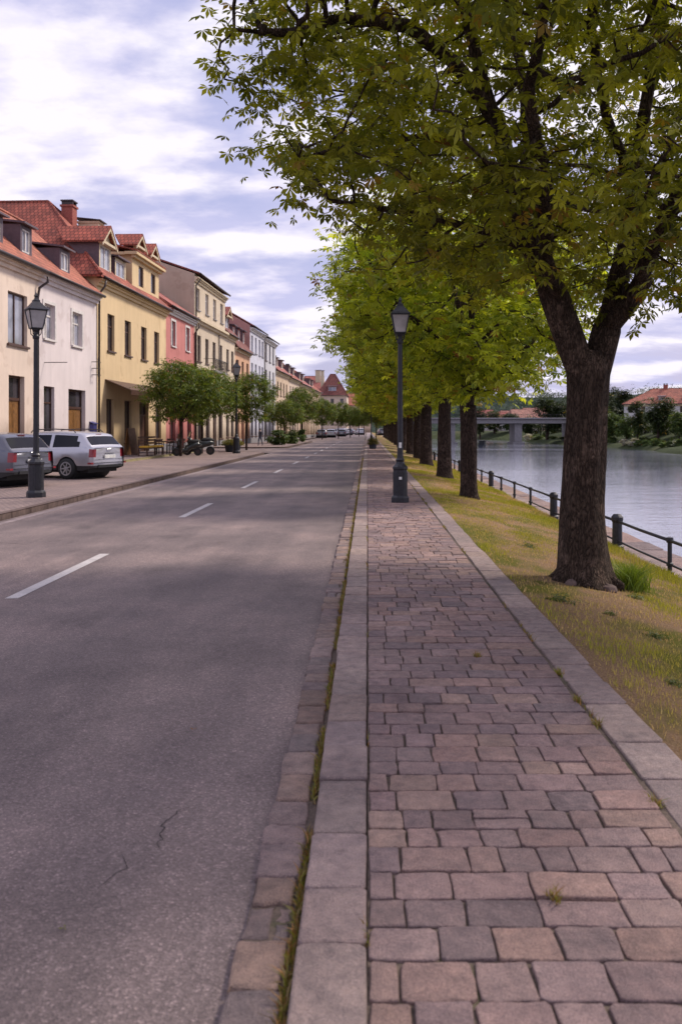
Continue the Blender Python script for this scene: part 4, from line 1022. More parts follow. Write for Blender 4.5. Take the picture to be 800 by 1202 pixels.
h = facing('lower orange-roofed house right of the steep dark red roof', -9.6, 300, 7.0, 9.8, 6, 14.0, 'far_cream', 'tile_orange', 3, ((6.4, 7.8), (3, 4.4)), hip=(2, 2), depth=20)
h = facing('small orange-roofed house farthest away behind the street trees', -5.2, 345, 6.5, 9.0, 6, 13.0, 'beige', 'tile_orange', 3, ((5.8, 7.2),), hip=(2, 0), depth=15)
# far bank
FB = 'houses on the far bank'
h = facing('large cream house with long red hipped roof on the far bank behind the dark trees', 65, 216, 28, 7.8, 7, 11.6, 'far_white', 'tile_far', 9, ((5.6, 7.2), (2.6, 4.2)), rz=math.radians(-28), hip=(6, 6), depth=15, group=FB, simple=False)
for u in (8, 14, 20): dormer(h, u, u+1.6, 8.6, 9.6, 1.2, .54, 'shed', 'slate_purple', 'tile_rose')
chimney(h, 9, 7, 11.2, 12.7, 1, .8); chimney(h, 19, 7, 11.2, 12.7, 1, .8)
h = facing('white house with dark eaves at the right edge on the far bank', 73.5, 197, 15, 7.4, 5, 9.8, 'far_white', 'tile_far', 5, ((4.6, 6), (1.8, 3.4)), rz=math.radians(-20), depth=10, group=FB)
random.seed(5)
for i, (px, y, Y, wd, col) in enumerate([(572, 487, 430, 12, 'tile_rose'), (588, 490, 400, 14, 'tile_rose'), (602, 488, 440, 13, 'tile_haze'), (618, 487, 390, 13, 'tile_haze'), (630, 485, 420, 14, 'tile_haze'), (642, 484, 450, 12, 'tile_haze'), (556, 489, 450, 14, 'tile_rose'), (676, 490, 330, 10, 'tile_haze')]):
    p = at(px, y, Y)
    h = house(['pale house with dusky rose roof on the hillside beyond the bridge', 'house with warm orange-red roof on the hillside above the bridge'][col != 'tile_rose'], 0, 0, 6.5, 5, 11.5, 'far_white' if i % 2 else 'far_cream', col, [(wd*.15, wd*.3, 3.5, 5, ''), (wd*.45, wd*.6, 3.5, 5, ''), (wd*.75, wd*.9, 3.5, 5, '')], (), frame=((p.x-wd/2, Y, p.z-9), random.uniform(-.4, .4), wd), hip=(2, 2), group='houses on the hillside beyond the bridge', plinth=False, base_z=-8)
# ------------------------------------------------------------------ street lamps
def lamp(label, x, y, z, s=1., rz=0., pole=1., grp='old style lantern street lamps', sticker=False):
    r = thing('street_lamp', label, 'street lamp', (x, y, z), rz, grp); P = pole
    o = math.pi/8
    b = MB(); b.lathe([(.205, -.02), (.205, .10), (.19, .13), (.165, .15), (.16, .70), (.175, .73), (.175, .77), (.14, .80), (.10, .84)], 8, ph=o)
    for k in range(8):
        a = k*math.pi/4; c, s_ = math.cos(a), math.sin(a); b.T = Matrix.Rotation(a, 4, 'Z'); b.box(.148, .156, -.035, .035, .2, .66); b.T = None
    b.build('base', 'lamp_iron', r, bevel=.006)
    top = 3.62*P
    b = MB(); b.lathe([(.10, .84), (.085, .88), (.10, .92), (.072, .96), (.066, 1.02), (.06, 1.3), (.052, top-.35), (.05, top-.18), (.07, top-.16), (.075, top-.12), (.05, top-.08), (.05, top-.02), (.085, top+.02), (.085, top+.05)], 14)
    b.build('pole', 'lamp_iron', r, smooth=False)
    b = MB()
    for k in range(4):     # little scroll brackets under the lantern
        a = k*math.pi/2+math.pi/4; b.tube([(.05*math.cos(a), .05*math.sin(a), top-.12), (.12*math.cos(a), .12*math.sin(a), top-.06), (.13*math.cos(a), .13*math.sin(a), top+.05)], .011, 5)
    zb, zt = top+.06, top+.45; a0, a1 = .115, .185; f = MB()
    cor = [(1, 1), (-1, 1), (-1, -1), (1, -1)]
    for i, (sx, sy) in enumerate(cor):
        f.tube([(sx*a0, sy*a0, zb), (sx*a1, sy*a1, zt)], .013, 5); nx_, ny_ = cor[(i+1) % 4]
        f.tube([(sx*a0, sy*a0, zb), (nx_*a0, ny_*a0, zb)], .015, 5); f.tube([(sx*a1, sy*a1, zt), (nx_*a1, ny_*a1, zt)], .015, 5)
    f.lathe([(a1*1.62, zt+.005), (a1*1.62, zt+.02), (a1*1.3, zt+.06), (.10, zt+.19), (.10, zt+.22), (.07, zt+.24), (.05, zt+.25), (.035, zt+.29), (.055, zt+.32), (.03, zt+.36), (.004, zt+.40)], 4, ph=math.pi/4)
    f.v += []; f.add(b.v, b.f); la = f.build('lantern', 'lamp_iron', r)
    g = MB()
    for i, (sx, sy) in enumerate(cor):
        nx_, ny_ = cor[(i+1) % 4]; g.quad((sx*a0*.97, sy*a0*.97, zb), (nx_*a0*.97, ny_*a0*.97, zb), (nx_*a1*.97, ny_*a1*.97, zt), (sx*a1*.97, sy*a1*.97, zt))
    g.build('glass', 'lamp_glass', la)
    if sticker: MB().box(-.028, .028, -.066, -.060, 1.18, 1.30).build('sticker', 'plate_white', r); MB().box(-.03, .03, -.162, -.157, .5, .56).build('sticker', 'plate_white', r)
    r.scale = (s, s, s); return r
lamp('black iron lamp post with frosted lantern standing in the middle of the stone footpath', .71, 18.5, 0, 1.0, 0, 1.0, sticker=True)
lamp('dark iron lamp post with four-sided lantern at the left kerb by the grey parked car', -7.58, 19.5, .03, 1.05, .62)
lamp('far iron lamp post on the left pavement between two street trees', -8.3, 54, .03, 1.25, .3, 1.08)
lamp('distant lamp post at the end of the footpath by the dark round tree', .45, 98, 0, 1.0, 0, 1.0)

# ------------------------------------------------------------------ river railing
rf = thing('river_railing', 'dark iron railing with round bollard posts running along the quay edge', 'railing', (4.38, 0, -.5))
FX = 4.38
def postz(Y): return 0
thick = [4.9, 9.9, 14.95, 20.05, 30.2]+[35.3+5.1*i for i in range(22)]
thin = [7.4, 12.35, 17.5, 22.9, 25.4, 27.9, 32.7]+[37.8+5.1*i for i in range(21)]
rnd = random.Random(4)
for Yp in thick:
    b = MB(); b.lathe([(.115, -.1), (.115, .04), (.09, .06), (.085, .45), (.095, .47), (.105, .50), (.105, .545), (.09, .565), (.06, .60), (.0, .605)], 12, (0, Yp, 0)); b.build('post', 'lamp_iron', rf, smooth=False)
for Yp in thin:
    b = MB(); b.lathe([(.055, -.1), (.055, .02), (.035, .04), (.033, .10), (.05, .11), (.05, .15), (.033, .16), (.033, .44), (.05, .45), (.055, .48), (.05, .52), (.0, .53)], 10, (0, Yp, 0)); b.build('post', 'lamp_iron', rf, smooth=False)
allp = sorted(thick+thin)
for zz, rr, nm in ((.475, .026, 'top_rail'), (.13, .018, 'bottom_rail')):
    for i in range(len(allp)-1):
        a, c = allp[i], allp[i+1]; sag = rnd.uniform(-.008, .008)
        if zz > .4 or a < 21: MB().tube([(0, a, zz), (sag, (a+c)/2, zz+sag), (0, c, zz)], rr, 8).build(nm, 'lamp_iron', rf, smooth=True)

# ------------------------------------------------------------------ cars
def car(label, loc, rz, paint='paint_silver', kind='wagon', rails=True, group='cars parked at an angle along the left kerb', plate=True):
    Lc = 4.5 if kind == 'wagon' else 4.25; W = .88; r = thing('parked_car', label, 'car', loc, rz, group)
    wr_x, wf_x, R = .93, Lc-.86, .325
    def interp(t, x):
        for i in range(len(t)-1):
            if x <= t[i+1][0]: a, c = t[i], t[i+1]; k = (x-a[0])/(c[0]-a[0]) if c[0] > a[0] else 0; k = max(0, min(1, k)); return a[1]+(c[1]-a[1])*k
        return t[-1][1]
    if kind == 'wagon': top = [(0, .98), (.06, 1.0), (.42, 1.40), (.62, 1.455), (1.4, 1.49), (2.2, 1.49), (2.75, 1.40), (3.55, 1.02), (4.1, .90), (4.38, .78), (4.5, .62)]
    else: top = [(0, .95), (.06, .98), (.38, 1.36), (.58, 1.43), (1.3, 1.47), (2.0, 1.46), (2.55, 1.37), (3.3, 1.0), (3.85, .89), (4.13, .77), (4.25, .62)]
    belt = [(0, .93), (.5, .97), (2.4, .92), (3.2, .90), (4.2, .78), (4.5, .58)]
    wid = [(0, .74), (.06, .80), (.18, .85), (.45, .875), (Lc*.5, .885), (Lc-.6, .86), (Lc-.2, .76), (Lc, .62)]
    xs_ = sorted(set([round(v, 3) for v in np.arange(0, Lc+.001, .06)]+[Lc, .03]))
    def zb(x):
        z = .27
        if x < .35: z = .36-.09*x/.35
        for wx in (wr_x, wf_x):
            q = .37**2-(x-wx)**2
            if q > 0: z = max(z, .31+math.sqrt(q))
        return z
    rings = []
    for x in xs_:
        zt = interp(top, x); zbt = min(interp(belt, x), zt-.02); w = interp(wid, x); b0 = zb(x); gh = zt-zbt
        tw = w-.02-.17*min(1, gh/.5)
        zs = [b0, max(b0+.01, .42), max(b0+.02, .55), max(b0+.03, .68), max(b0+.04, .80), zbt]
        ring = [(w*k, z) for k, z in zip((.965, .985, 1.0, 1.005, .995, .975), zs)]
        ring += [(w*.96-(w*.96-tw)*f, zbt+(zt-.07*min(1, gh*4)-zbt)*f) for f in (.08, .5, .9, 1.0)]
        ring += [(tw*.9, zt-.025*min(1, gh*4)), (tw*.7, zt-.008), (tw*.35, zt), (0, zt)]
        rings.append(ring)
    nr = len(rings[0]); body, gl, li, pl, li2 = MB(), MB(), MB(), MB(), MB()
    V = [[(x, y, z) for y, z in rg]+[(x, -y, z) for y, z in rg[-2::-1]] for x, rg in zip(xs_, rings)]
    n2 = len(V[0])
    ws0 = 2.75 if kind == 'wagon' else 2.55
    for i in range(len(xs_)-1):
        xm = (xs_[i]+xs_[i+1])/2
        for j in range(n2-1):
            jj = min(j, n2-2-j)     # mirrored index of the strip
            q = (V[i][j], V[i+1][j], V[i+1][j+1], V[i][j+1]); tgt = body
            side = 6 <= jj <= 7; roofstrip = jj >= 9
            if side:
                xe = .36 if jj == 6 else .46
                fr = ws0+ (.62 if jj == 6 else .30)
                if xe+.12 < xm < fr and not any(abs(xm-p) < .045 for p in ((1.55, 2.35) if jj else ())): tgt = gl
            if jj >= 10 and .09 < xm < .39: tgt = gl
            if jj >= 10 and ws0+.02 < xm < ws0+.74: tgt = gl
            if jj in (3, 4) and xm < .12 and tgt is body: tgt = li if j == jj else li2
            if jj in (0,) : tgt = pl
            if jj == 1 and xm > 4.0: tgt = pl
            tgt.quad(*q)
    def cap(idx, flip):      # flat end panels
        rg = rings[idx]; x = xs_[idx]; f = [-1, -.80, -.3, .3, .80, 1]
        for j in range(nr-1):
            for k in range(5):
                y0a, y1a, y0b, y1b = f[k]*rg[j][0], f[k+1]*rg[j][0], f[k]*rg[j+1][0], f[k+1]*rg[j+1][0]
                bu = lambda t, z: x+(1 if not flip else -1)*(.06*abs(t)**3-.03*(z < .6))
                q = ((bu(f[k], rg[j][1]), y0a, rg[j][1]), (bu(f[k+1], rg[j][1]), y1a, rg[j][1]), (bu(f[k+1], rg[j+1][1]), y1b, rg[j+1][1]), (bu(f[k], rg[j+1][1]), y0b, rg[j+1][1]))
                tgt = body
                if j == 0: tgt = pl
                if not flip and j in (3, 4) and k in (0, 4): tgt = li if k == 4 else li2
                tgt.quad(*q)
    cap(0, False); cap(len(xs_)-1, True)
    bo = body.build('body', paint, r, smooth=True); 
    m = bo.modifiers.new('weld', 'WELD'); m.merge_threshold = .002
    for q, nm, mt in ((gl, 'window', 'pane_car'), (li, 'tail_light', 'lens_red'), (li2, 'tail_light', 'lens_red'), (pl, 'lower_trim', 'black_plastic')):
        o = q.build(nm, mt, r, smooth=True); m = o.modifiers.new('weld', 'WELD'); m.merge_threshold = .002
    u = MB(); u.box(.25, Lc-.25, -.70, .70, .20, .45)
    for wx in (wr_x, wf_x): u.lathe([(.36, -.80), (.36, .80)], 20, (wx, 0, .33), axis='Y')
    u.build('underbody', 'rubber', r)
    # seams, handles, bumper step, wiper, plate, mirrors, rails
    t = MB(); 
    for s in (-1, 1):
        for xd in (1.62, 2.42): 
            t.box(xd-.006, xd+.006, s*.889-.004, s*.889+.004, .42, .90)
        t.box(Lc*.32, Lc-1.45, s*.893-.012, s*.893+.012, .50, .55)
    t.box(-.045, .01, -.72, .72, .50, .515); t.box(-.03, .02, -.55, .55, .36, .44); t.build('trim', 'black_plastic', r)
    for s in (-1, 1):
        MB().box(.0, .14, s*.80-.05, s*.80+.05, .47, .52).build('reflector', 'lens_red', r)
        for xd in (1.72, 2.55): MB().box(xd, xd+.2, s*.90-.02, s*.90+.015, .80, .835).build('door_handle', paint, r, bevel=.008)
        MB().box(ws0+.5, ws0+.62, s*.98-.10, s*.98+.08, .92, 1.05).build('mirror', paint, r, bevel=.03)
        if rails: MB().tube([(.75, s*.66, 1.44), (.85, s*.655, 1.53), (1.6, s*.65, 1.555), (2.4, s*.66, 1.53), (2.5, s*.665, 1.44)], .018, 6).build('roof_rail', 'gutter_metal', r, smooth=True)
    if plate:
        MB().box(-.05, -.02, -.26, .26, .64, .75).build('number_plate', 'plate_white', r, bevel=.004)
        MB().tube([(-.02, -.12, .93), (-.055, 0, .93), (-.02, .12, .93)], .014, 6).build('badge', 'alloy', r)
    MB().box(-.012, .0, -.70, .70, .60, .61).box(-.03, .02, -.2, .2, .785, .80).build('hatch_seam', 'black_plastic', r)
    MB().box(.40, .50, -.12, .12, 1.385, 1.40).build('brake_light', 'lens_red', r)
    for wx in (wr_x, wf_x):
        for s in (-1, 1):
            w = MB(); w.lathe([(.20, -.10), (.30, -.10), (.325, -.07), (.325, .07), (.30, .10), (.20, .10)], 28, (wx, s*.80, .325), axis='Y', cap=False)
            wo = w.build('wheel', 'rubber', r, smooth=True); g = MB(); yy = s*.80+s*.085
            g.lathe([(.175, -.02), (.215, -.02), (.215, .02), (.175, .02), (.175, -.02)], 28, (wx, yy, .325), axis='Y', cap=False)
            g.lathe([(.05, -.015), (.05, .025)], 12, (wx, yy, .325), axis='Y')
            for k in range(7):
                a = k*2*math.pi/7; ca, sa = math.cos(a), math.sin(a); n_ = (-sa*.026, ca*.026); z0 = .325
                g.slab([(wx+ca*.03+n_[0], yy-.012, z0+sa*.03+n_[1]), (wx+ca*.19+n_[0]*.7, yy-.012, z0+sa*.19+n_[1]*.7), (wx+ca*.19-n_[0]*.7, yy-.012, z0+sa*.19-n_[1]*.7), (wx+ca*.03-n_[0], yy-.012, z0+sa*.03-n_[1])], (0, .024, 0))
            g.build('rim', 'alloy', wo)
            MB().lathe([(.19, -.004), (.19, .004)], 20, (wx, s*.80+s*.03, .325), axis='Y').build('brake_disc', 'black_plastic', wo)
    for s in (-1, 1): MB().box(Lc-.32, Lc-.1, s*.62-.13, s*.62+.13, .60, .72).build('headlight', 'plate_white', r, bevel=.03)
    return r
hd = math.radians(159)
def park(cx, cy): return (cx, cy)
c1 = car('silver estate car parked nose to the houses, its rear facing the road', (-8.15, 26.9, .03), hd, 'paint_silver', 'wagon')
c2 = car('dark grey hatchback parked behind the left lamp post, cut by the photo edge', (-9.0, 23.0, .03), hd, 'paint_grey', 'hatch', rails=False)
farcars = [('dark estate car parked far down the left kerb', c2, -7.9, 150, 1.62, 'paint_dark'), ('silver car parked right of the dark one far down the left kerb', c1, -6.6, 158, 1.60, None), ('grey car parked behind the silver one near the street end', c2, -5.2, 178, 1.60, None)]
for i, (lb, src, x, y, rz, pt) in enumerate(farcars):
    q = dup(src, (x-.2, y, RZ), rz, lb, 'cars standing at the far end of the street', scale=1.08)
for i, (px, Y) in enumerate([(408, 205), (416, 215), (424, 226), (449, 214)]):
    p = at(px, 506, Y); dup((c1, c2)[i % 2], (p.x, Y, RZ), 1.57+[.9, 1.3, .2, .1][i], ['silver car among the last cars at the street end, left one', 'grey car among the last cars at the street end, middle one', 'silver car at the very end of the road', 'grey car beyond the planter right of the road'][i], 'cars standing at the far end of the street', scale=1.15)

# ------------------------------------------------------------------ terrace furniture, scooters, planters, person
b_ = thing('bench', 'wooden bench with yellow cushions on the terrace under the first street tree', 'bench', (-11.9, 45.2, .13), math.pi/2-.05)
MB().box(0, 3.0, -.25, .25, .38, .44).build('seat', 'wood_dark', b_); MB().box(.02, 2.98, -.24, .23, .44, .54).build('cushion', 'fabric_yellow', b_, bevel=.03)
bb = MB()
for zz in (.62, .78, .94): bb.box(0, 3.0, .235, .275, zz, zz+.1)
bb.build('backrest', 'wood_dark', b_)
for u in (.1, 1.5, 2.9):
    for v in (-.2, .25): MB().box(u-.03, u+.03, v-.03, v+.03, 0, .9 if v > 0 else .38).build('leg', 'wood_dark', b_)
def table(label, x, y, z, rz=0):
    t = thing('cafe_table', label, 'table', (x, y, z), rz, 'cafe tables on the terrace')
    MB().box(-.35, .35, -.35, .35, .70, .74).build('tabletop', 'wood_dark', t, bevel=.01)
    for sx in (-1, 1):
        for sy in (-1, 1): MB().box(sx*.3-.02, sx*.3+.02, sy*.3-.02, sy*.3+.02, 0, .70).build('leg', 'dark_metal', t)
    return t
t1 = table('brown cafe table nearest the yellow cushioned bench', -11.7, 48.8, .13); dup(t1, (-11.8, 50.6, .13), .2, 'second brown cafe table, farther from the bench')
def chair(label, x, y, z, rz):
    t = thing('cafe_chair', label, 'chair', (x, y, z), rz, 'cafe chairs on the terrace')
    MB().box(-.2, .2, -.2, .2, .43, .46).build('seat', 'wood_dark', t); bk = MB(); bk.box(-.2, .2, .19, .21, .6, .68); bk.box(-.2, .2, .19, .21, .75, .86); bk.build('backrest', 'wood_dark', t)
    for sx in (-1, 1):
        MB().box(sx*.18-.015, sx*.18+.015, -.2, -.17, 0, .43).build('leg', 'dark_metal', t); MB().box(sx*.18-.015, sx*.18+.015, .18, .21, 0, .88).build('leg', 'dark_metal', t)
    return t
ch = chair('brown cafe chair at the near side of the nearest cafe table', -11.7, 48.0, .13, math.pi)
for (x, y, rz, lb) in ((-11.0, 48.9, -1.4, 'brown cafe chair on the street side of the nearest cafe table'), (-11.05, 50.6, -1.6, 'brown cafe chair on the street side of the second cafe table'), (-11.9, 51.4, .1, 'brown cafe chair behind the second cafe table')): dup(ch, (x, y, .13), rz, lb)
mb_ = thing('menu_board', 'dark wooden standing board at the corner of the terrace by the yellow wall', 'board', (-12.9, 47.4, .13), math.pi/2-.3)
MB().slab([(-.35, 0, 0), (.35, 0, 0), (.35, .25, 1.5), (-.35, .25, 1.5)], (0, .03, 0)).build('panel', 'wood_dark', mb_); MB().slab([(-.35, .5, 0), (.35, .5, 0), (.35, .28, 1.5), (-.35, .28, 1.5)], (0, .03, 0)).build('support', 'wood_gold', mb_)
def scooter(label, loc, rz):
    s = thing('motor_scooter', label, 'scooter', loc, rz, 'dark scooters parked by the terrace')
    for x in (-.62, .62):
        w = MB(); w.lathe([(.12, -.05), (.21, -.055), (.235, -.03), (.235, .03), (.21, .055), (.12, .05)], 20, (x, 0, .235), axis='Y', cap=False); w.lathe([(.12, -.03), (.12, .03)], 14, (x, 0, .235), 1, axis='Y'); w.build('wheel', ['rubber', 'gutter_metal'], s, smooth=False)
    b = MB(); b.tube([(-.85, 0, .62), (-.6, 0, .66), (-.2, 0, .58), (0, 0, .42), (.05, 0, .32), (.35, 0, .30), (.42, 0, .5), (.48, 0, .8), (.50, 0, .95)], [.05, .17, .20, .18, .16, .15, .17, .13, .07], 12); b.tube([(.45, 0, .42), (.62, 0, .42), (.80, 0, .34)], [.1, .10, .04], 8); b.build('body', 'black_gloss', s, smooth=True)
    MB().tube([(-.82, 0, .79), (-.6, 0, .83), (-.3, 0, .80), (-.02, 0, .74)], [.05, .13, .14, .07], 10).build('seat', 'rubber', s, smooth=True)
    h = MB(); h.tube([(.46, -.33, 1.02), (.5, -.1, 1.0), (.5, .1, 1.0), (.46, .33, 1.02)], .022, 6); h.tube([(.5, 0, .9), (.62, 0, .24)], .03, 6); h.build('handlebar', 'dark_metal', s)
    MB().slab([(.52, -.2, 1.0), (.52, .2, 1.0), (.42, .15, 1.35), (.42, -.15, 1.35)], (.008, 0, 0)).build('windscreen', 'pane_car', s)
    MB().lathe([(.06, 0), (.075, .04), (.06, .06)], 12, (.56, 0, .93), axis='X').build('headlight', 'plate_white', s)
    for sy in (-1, 1): MB().tube([(.48, sy*.28, 1.02), (.45, sy*.34, 1.18)], .01, 4).lathe([(.055, -.01), (.055, .01)], 10, (.45, sy*.34, 1.22), axis='X').build('mirror', 'dark_metal', s)
    return s
s1 = scooter('dark scooter with windscreen nearest to the first street tree trunk', (-10.35, 49.0, .03), 3.6)
for (x, y, rz, lb) in ((-10.0, 50.6, 3.5, 'dark scooter standing right of the other one, toward the far lamp post'), ): dup(s1, (x, y, .03), rz, lb, scale=1.1)
def planter(label, x, y, z, w, d, h, grp=None):
    r = thing('planter', label, 'planter', (x, y, z), 0, grp); b = MB(); b.lathe([(w*.36, 0), (w*.42, h*.1), (w*.5, h*.85), (w*.55, h*.88), (w*.55, h), (w*.48, h), (w*.46, h*.9)], 14); b.build('pot', 'cloth_dark', r)
    n = 520; P = NP.normal(0, 1, (n, 3)); P /= np.linalg.norm(P, axis=1)[:, None]; P *= NP.uniform(.5, 1, (n, 1))*np.array([w*.8, w*.8, d]); P[:, 2] = np.abs(P[:, 2])*.9+h*.9
    D = P/np.linalg.norm(P, axis=1)[:, None]; c = leaf_cols(n, (np.array([.05, .06, .012]), np.array([.16, .15, .03])), np.zeros(n), .12)
    o = scatter_leaves('plant', P, D, NP.uniform(.10, .17, n), c, 3, 'leaf_small', r); return r
planter('dark pot with bushy plant standing at the road edge of the footpath in the distance', .42, 67, 0, .62, .62, .42)
pl1 = planter('dark round planter just behind the far left lamp post', -9.1, 57.0, .03, .9, .45, .5, 'dark planters by the far lamp post')
for (x, y, lb) in ((-8.6, 57.6, 'dark round planter right of the far left lamp post'), (-8.9, 59.2, 'dark round planter farthest right at the pavement corner')): dup(pl1, (x-.4, y, .03), 1., lb)
def shrub(label, x, y, r_, h_, sd, red=False, grp='low shrubs by the far pavement'):
    s = far_tree(sd, label, r_, h_, 1.1, grp, (x, y, .03), cat='shrub', nclump=12, per=50, z0=0)
    return s
shrub('low dark bush at the corner of the second pavement, left one', -8.6, 81, 1.05, 1.5, 61); shrub('smaller low dark bush right of the first on the second pavement', -7.75, 88, .85, 1.4, 62)
shrub('small dark bush beyond the two low bushes near the houses', -7.6, 100, .7, 1.5, 63)
# grass clump by the near trunk, stones at its foot
cl = thing('grass_clump', 'tall bright green grass clump growing beside the foot of the nearest tree', 'grass clump', (2.98, 9.7, lawn_z(2.98, 9.7)))
n = 1100; a = NP.uniform(0, 6.28, n); rr_ = np.abs(NP.normal(0, .11, n)); u = NP.random((n, 1))
blades('blades', rr_*np.cos(a), rr_*np.sin(a)*1.3, np.zeros(n)-.01, NP.uniform(.10, .34, n), NP.uniform(.004, .008, n), (np.array([.10, .17, .02])*u+np.array([.22, .28, .04])*(1-u))*NP.uniform(.7, 1.2, (n, 1)), lean=1.0, parent=cl)
def weedplant(label, x, y, s, sd):
    NPs = np.random.default_rng(sd); r = thing('weed', label, 'weed', (x, y, lawn_z(x, y)), 0, 'leafy weeds in the lawn'); n = 60
    P = NPs.normal(0, .05*s, (n, 3)); P[:, 2] = np.abs(P[:, 2])*.5; D = P/np.linalg.norm(P, axis=1)[:, None]; scatter_leaves('leaves', P, D, NPs.uniform(.03, .06, n)*s, leaf_cols(n, (np.array([.05, .08, .012]), np.array([.10, .13, .02])), np.zeros(n), 0), 3, 'leaf_small', r)
for i, (px, py) in enumerate([(715, 720), (770, 742), (655, 710), (790, 810), (745, 690), (620, 640)]):
    Y = 1680/(py-503); weedplant('low leafy weed rosette in the dry lawn near the tree', (px-431)/1000*Y, Y, .6+.25*(i % 3), i+1)
random.seed(9)
for i in range(4):
    b = MB(); a = 3.6+i*.55; R_ = .34+.05*(i % 2); sz = random.uniform(.05, .085)
    vs = []; 
    b.lathe([(sz*.6, -.03), (sz*1.1, 0), (sz*.9, sz*.6), (sz*.35, sz*.9)], 7); b.v = [(x*random.uniform(.8, 1.2), y*random.uniform(.8, 1.2), z*random.uniform(.8, 1.2)) for x, y, z in b.v]
    x, y = 2.4+R_*math.cos(a), 9.5+R_*math.sin(a); o = b.build('stone', 'kerb_dark', None, (x, y, lawn_z(x, y)), bevel=.012); tag(o, 'small grey stone lying against the foot of the nearest tree', 'stone', 'stones at the foot of the nearest tree')
# fallen leaves
random.seed(3)
for i in range(26):
    Y = random.uniform(2.6, 14); x = random.choice([random.uniform(0, 1.5), random.uniform(-2.5, -.3), random.uniform(1.5, 3)]); z = .004 if 0 < x < 1.5 else (RZ+.008 if x < 0 else lawn_z(x, Y)+.03)
    if -.42 < x < 0: continue
    T, F = leaf_template(3); s = random.uniform(.012, .028); b = MB(); b.add([(p[0]*s, p[1]*s, abs(p[2])*s*.6) for p in T], [tuple(f) for f in F], 0, random.choice([(.30, .18, .04), (.22, .10, .04), (.14, .14, .03), (.35, .26, .10)]))
    o = b.build('fallen_leaf', 'leaf_small', None, (x, Y, z)); o.rotation_euler = (0, 0, random.uniform(0, 6)); tag(o, 'tiny dry fallen leaf lying on the ground', 'leaf', 'fallen leaves scattered on the ground')

# person walking at the side street
pe = thing('person', 'person in dark clothes walking on the pavement corner in front of the white houses', 'person', (-9.75, 77.5, .03), 2.6)
def skin_fig():
    J = [((0, 0, .93), .13), ((0, 0, 1.12), .125), ((0, 0, 1.36), .15), ((0, 0, 1.50), .055), ((0, .0, 1.60), .09), ((0, .015, 1.70), .085)]
    E = [(0, 1), (1, 2), (2, 3), (3, 4), (4, 5)]
    for s in (-1, 1):
        o = len(J); sw = .16*s
        J += [((.10*s, 0, .88), .10), ((.11*s, sw*.8, .48), .065), ((.11*s, sw-.10 if s < 0 else sw*.9, .10), .045), ((.12*s, (sw-.10 if s < 0 else sw*.9)+.14, .05), .04)]; E += [(0, o), (o, o+1), (o+1, o+2), (o+2, o+3)]
        o = len(J); J += [((.19*s, 0, 1.40), .06), ((.24*s, -sw*.5, 1.14), .045), ((.24*s, -sw*.9+.05, .90), .035), ((.235*s, -sw+.08, .80), .035)]; E += [(2, o), (o, o+1), (o+1, o+2), (o+2, o+3)]
    me = bpy.data.meshes.new('body'); me.from_pydata([j[0] for j in J], E, []); o = bpy.data.objects.new('body', me); COL.objects.link(o)
    o.modifiers.new('skin', 'SKIN'); sv = me.skin_vertices[0].data
    for i, (_, r) in enumerate(J): sv[i].radius = (r, r)
    sv[0].use_root = True; ss = o.modifiers.new('sub', 'SUBSURF'); ss.levels = 1; ss.render_levels = 2; return o
bo = skin_fig(); bo.parent = pe
m, nt, bs = new_mat('person_surface'); g = N(nt, 'ShaderNodeTexCoord'); sp = N(nt, 'ShaderNodeSeparateXYZ'); L(nt, g.outputs['Object'], sp.inputs[0])
rp = ramp(nt, mathn(nt, 'MULTIPLY', sp.outputs['Z'], .5), [(0, (.02, .02, .02)), (.05, (.05, .06, .10)), (.465, (.035, .035, .05)), (.752, (.42, .25, .18))]); nt.nodes[-1]
for nd in nt.nodes:
    if nd.type == 'VALTORGB': nd.color_ramp.interpolation = 'CONSTANT'
L(nt, rp, bs.inputs['Base Color']); bs.inputs['Roughness'].default_value = .85; bo.data.materials.append(m)
hb = MB(); hb.lathe([(.085, 1.64), (.10, 1.70), (.095, 1.77), (.05, 1.81), (.0, 1.815)], 12, (0, -.015, 0)); hb.build('hair', 'hair', pe, smooth=True)
pe.scale = (.88, .88, .88)

# ------------------------------------------------------------------ bridge, boat, far bank trees, hills
br = thing('bridge', 'low flat concrete road bridge on a slab pier across the river', 'bridge', (0, 222, 0))
b = MB(); b.box(3, 55, -5, 5, 2.9, 4.0); b.box(3, 55, -5.6, 5.6, 4.002, 4.35); b.build('deck', 'concrete', br, bevel=.1)
for x in (38.6, 21.5): 
    b = MB(); b.box(x-.95, x+.95, -4, 4, -3.4, 2.897); b.box(x-1.5, x+1.5, -4.6, 4.6, -3.4, -1.9); b.build('pier', 'concrete', br, bevel=.08)
b = MB(); b.box(52, 60, -6, 6, -2, 3.99); b.build('abutment', 'concrete', br)
rl = MB()
for x in np.arange(3, 60, 1.5): rl.box(x, x+.06, -5.5, -5.44, 4.35, 5.2)
rl.box(3, 60, -5.52, -5.42, 5.2, 5.27); rl.box(3, 60, -5.5, -5.44, 4.75, 4.79); rl.build('railing', 'dark_metal', br)
bt = thing('boat', 'small dark boat with a canopy out on the river before the bridge', 'boat', (24.4, 181, -2.4), 1.3)
b = MB(); st = [(-2.4, .55, .55), (-1.2, .85, .5), (0, .9, .5), (1.3, .7, .6), (2.4, .05, .8)]; vs = []; fs = []
for x, w, h in st: vs += [(x, -w, h), (x, -w*.6, -.2), (x, w*.6, -.2), (x, w, h)]
for i in range(4):
    for j in range(3): fs.append((i*4+j, i*4+j+1, i*4+j+5, i*4+j+4))
    fs.append((i*4+3, i*4, i*4+4, i*4+7))
fs.append((0, 1, 2, 3)); b.add(vs, fs); b.build('hull', 'cloth_dark', bt)
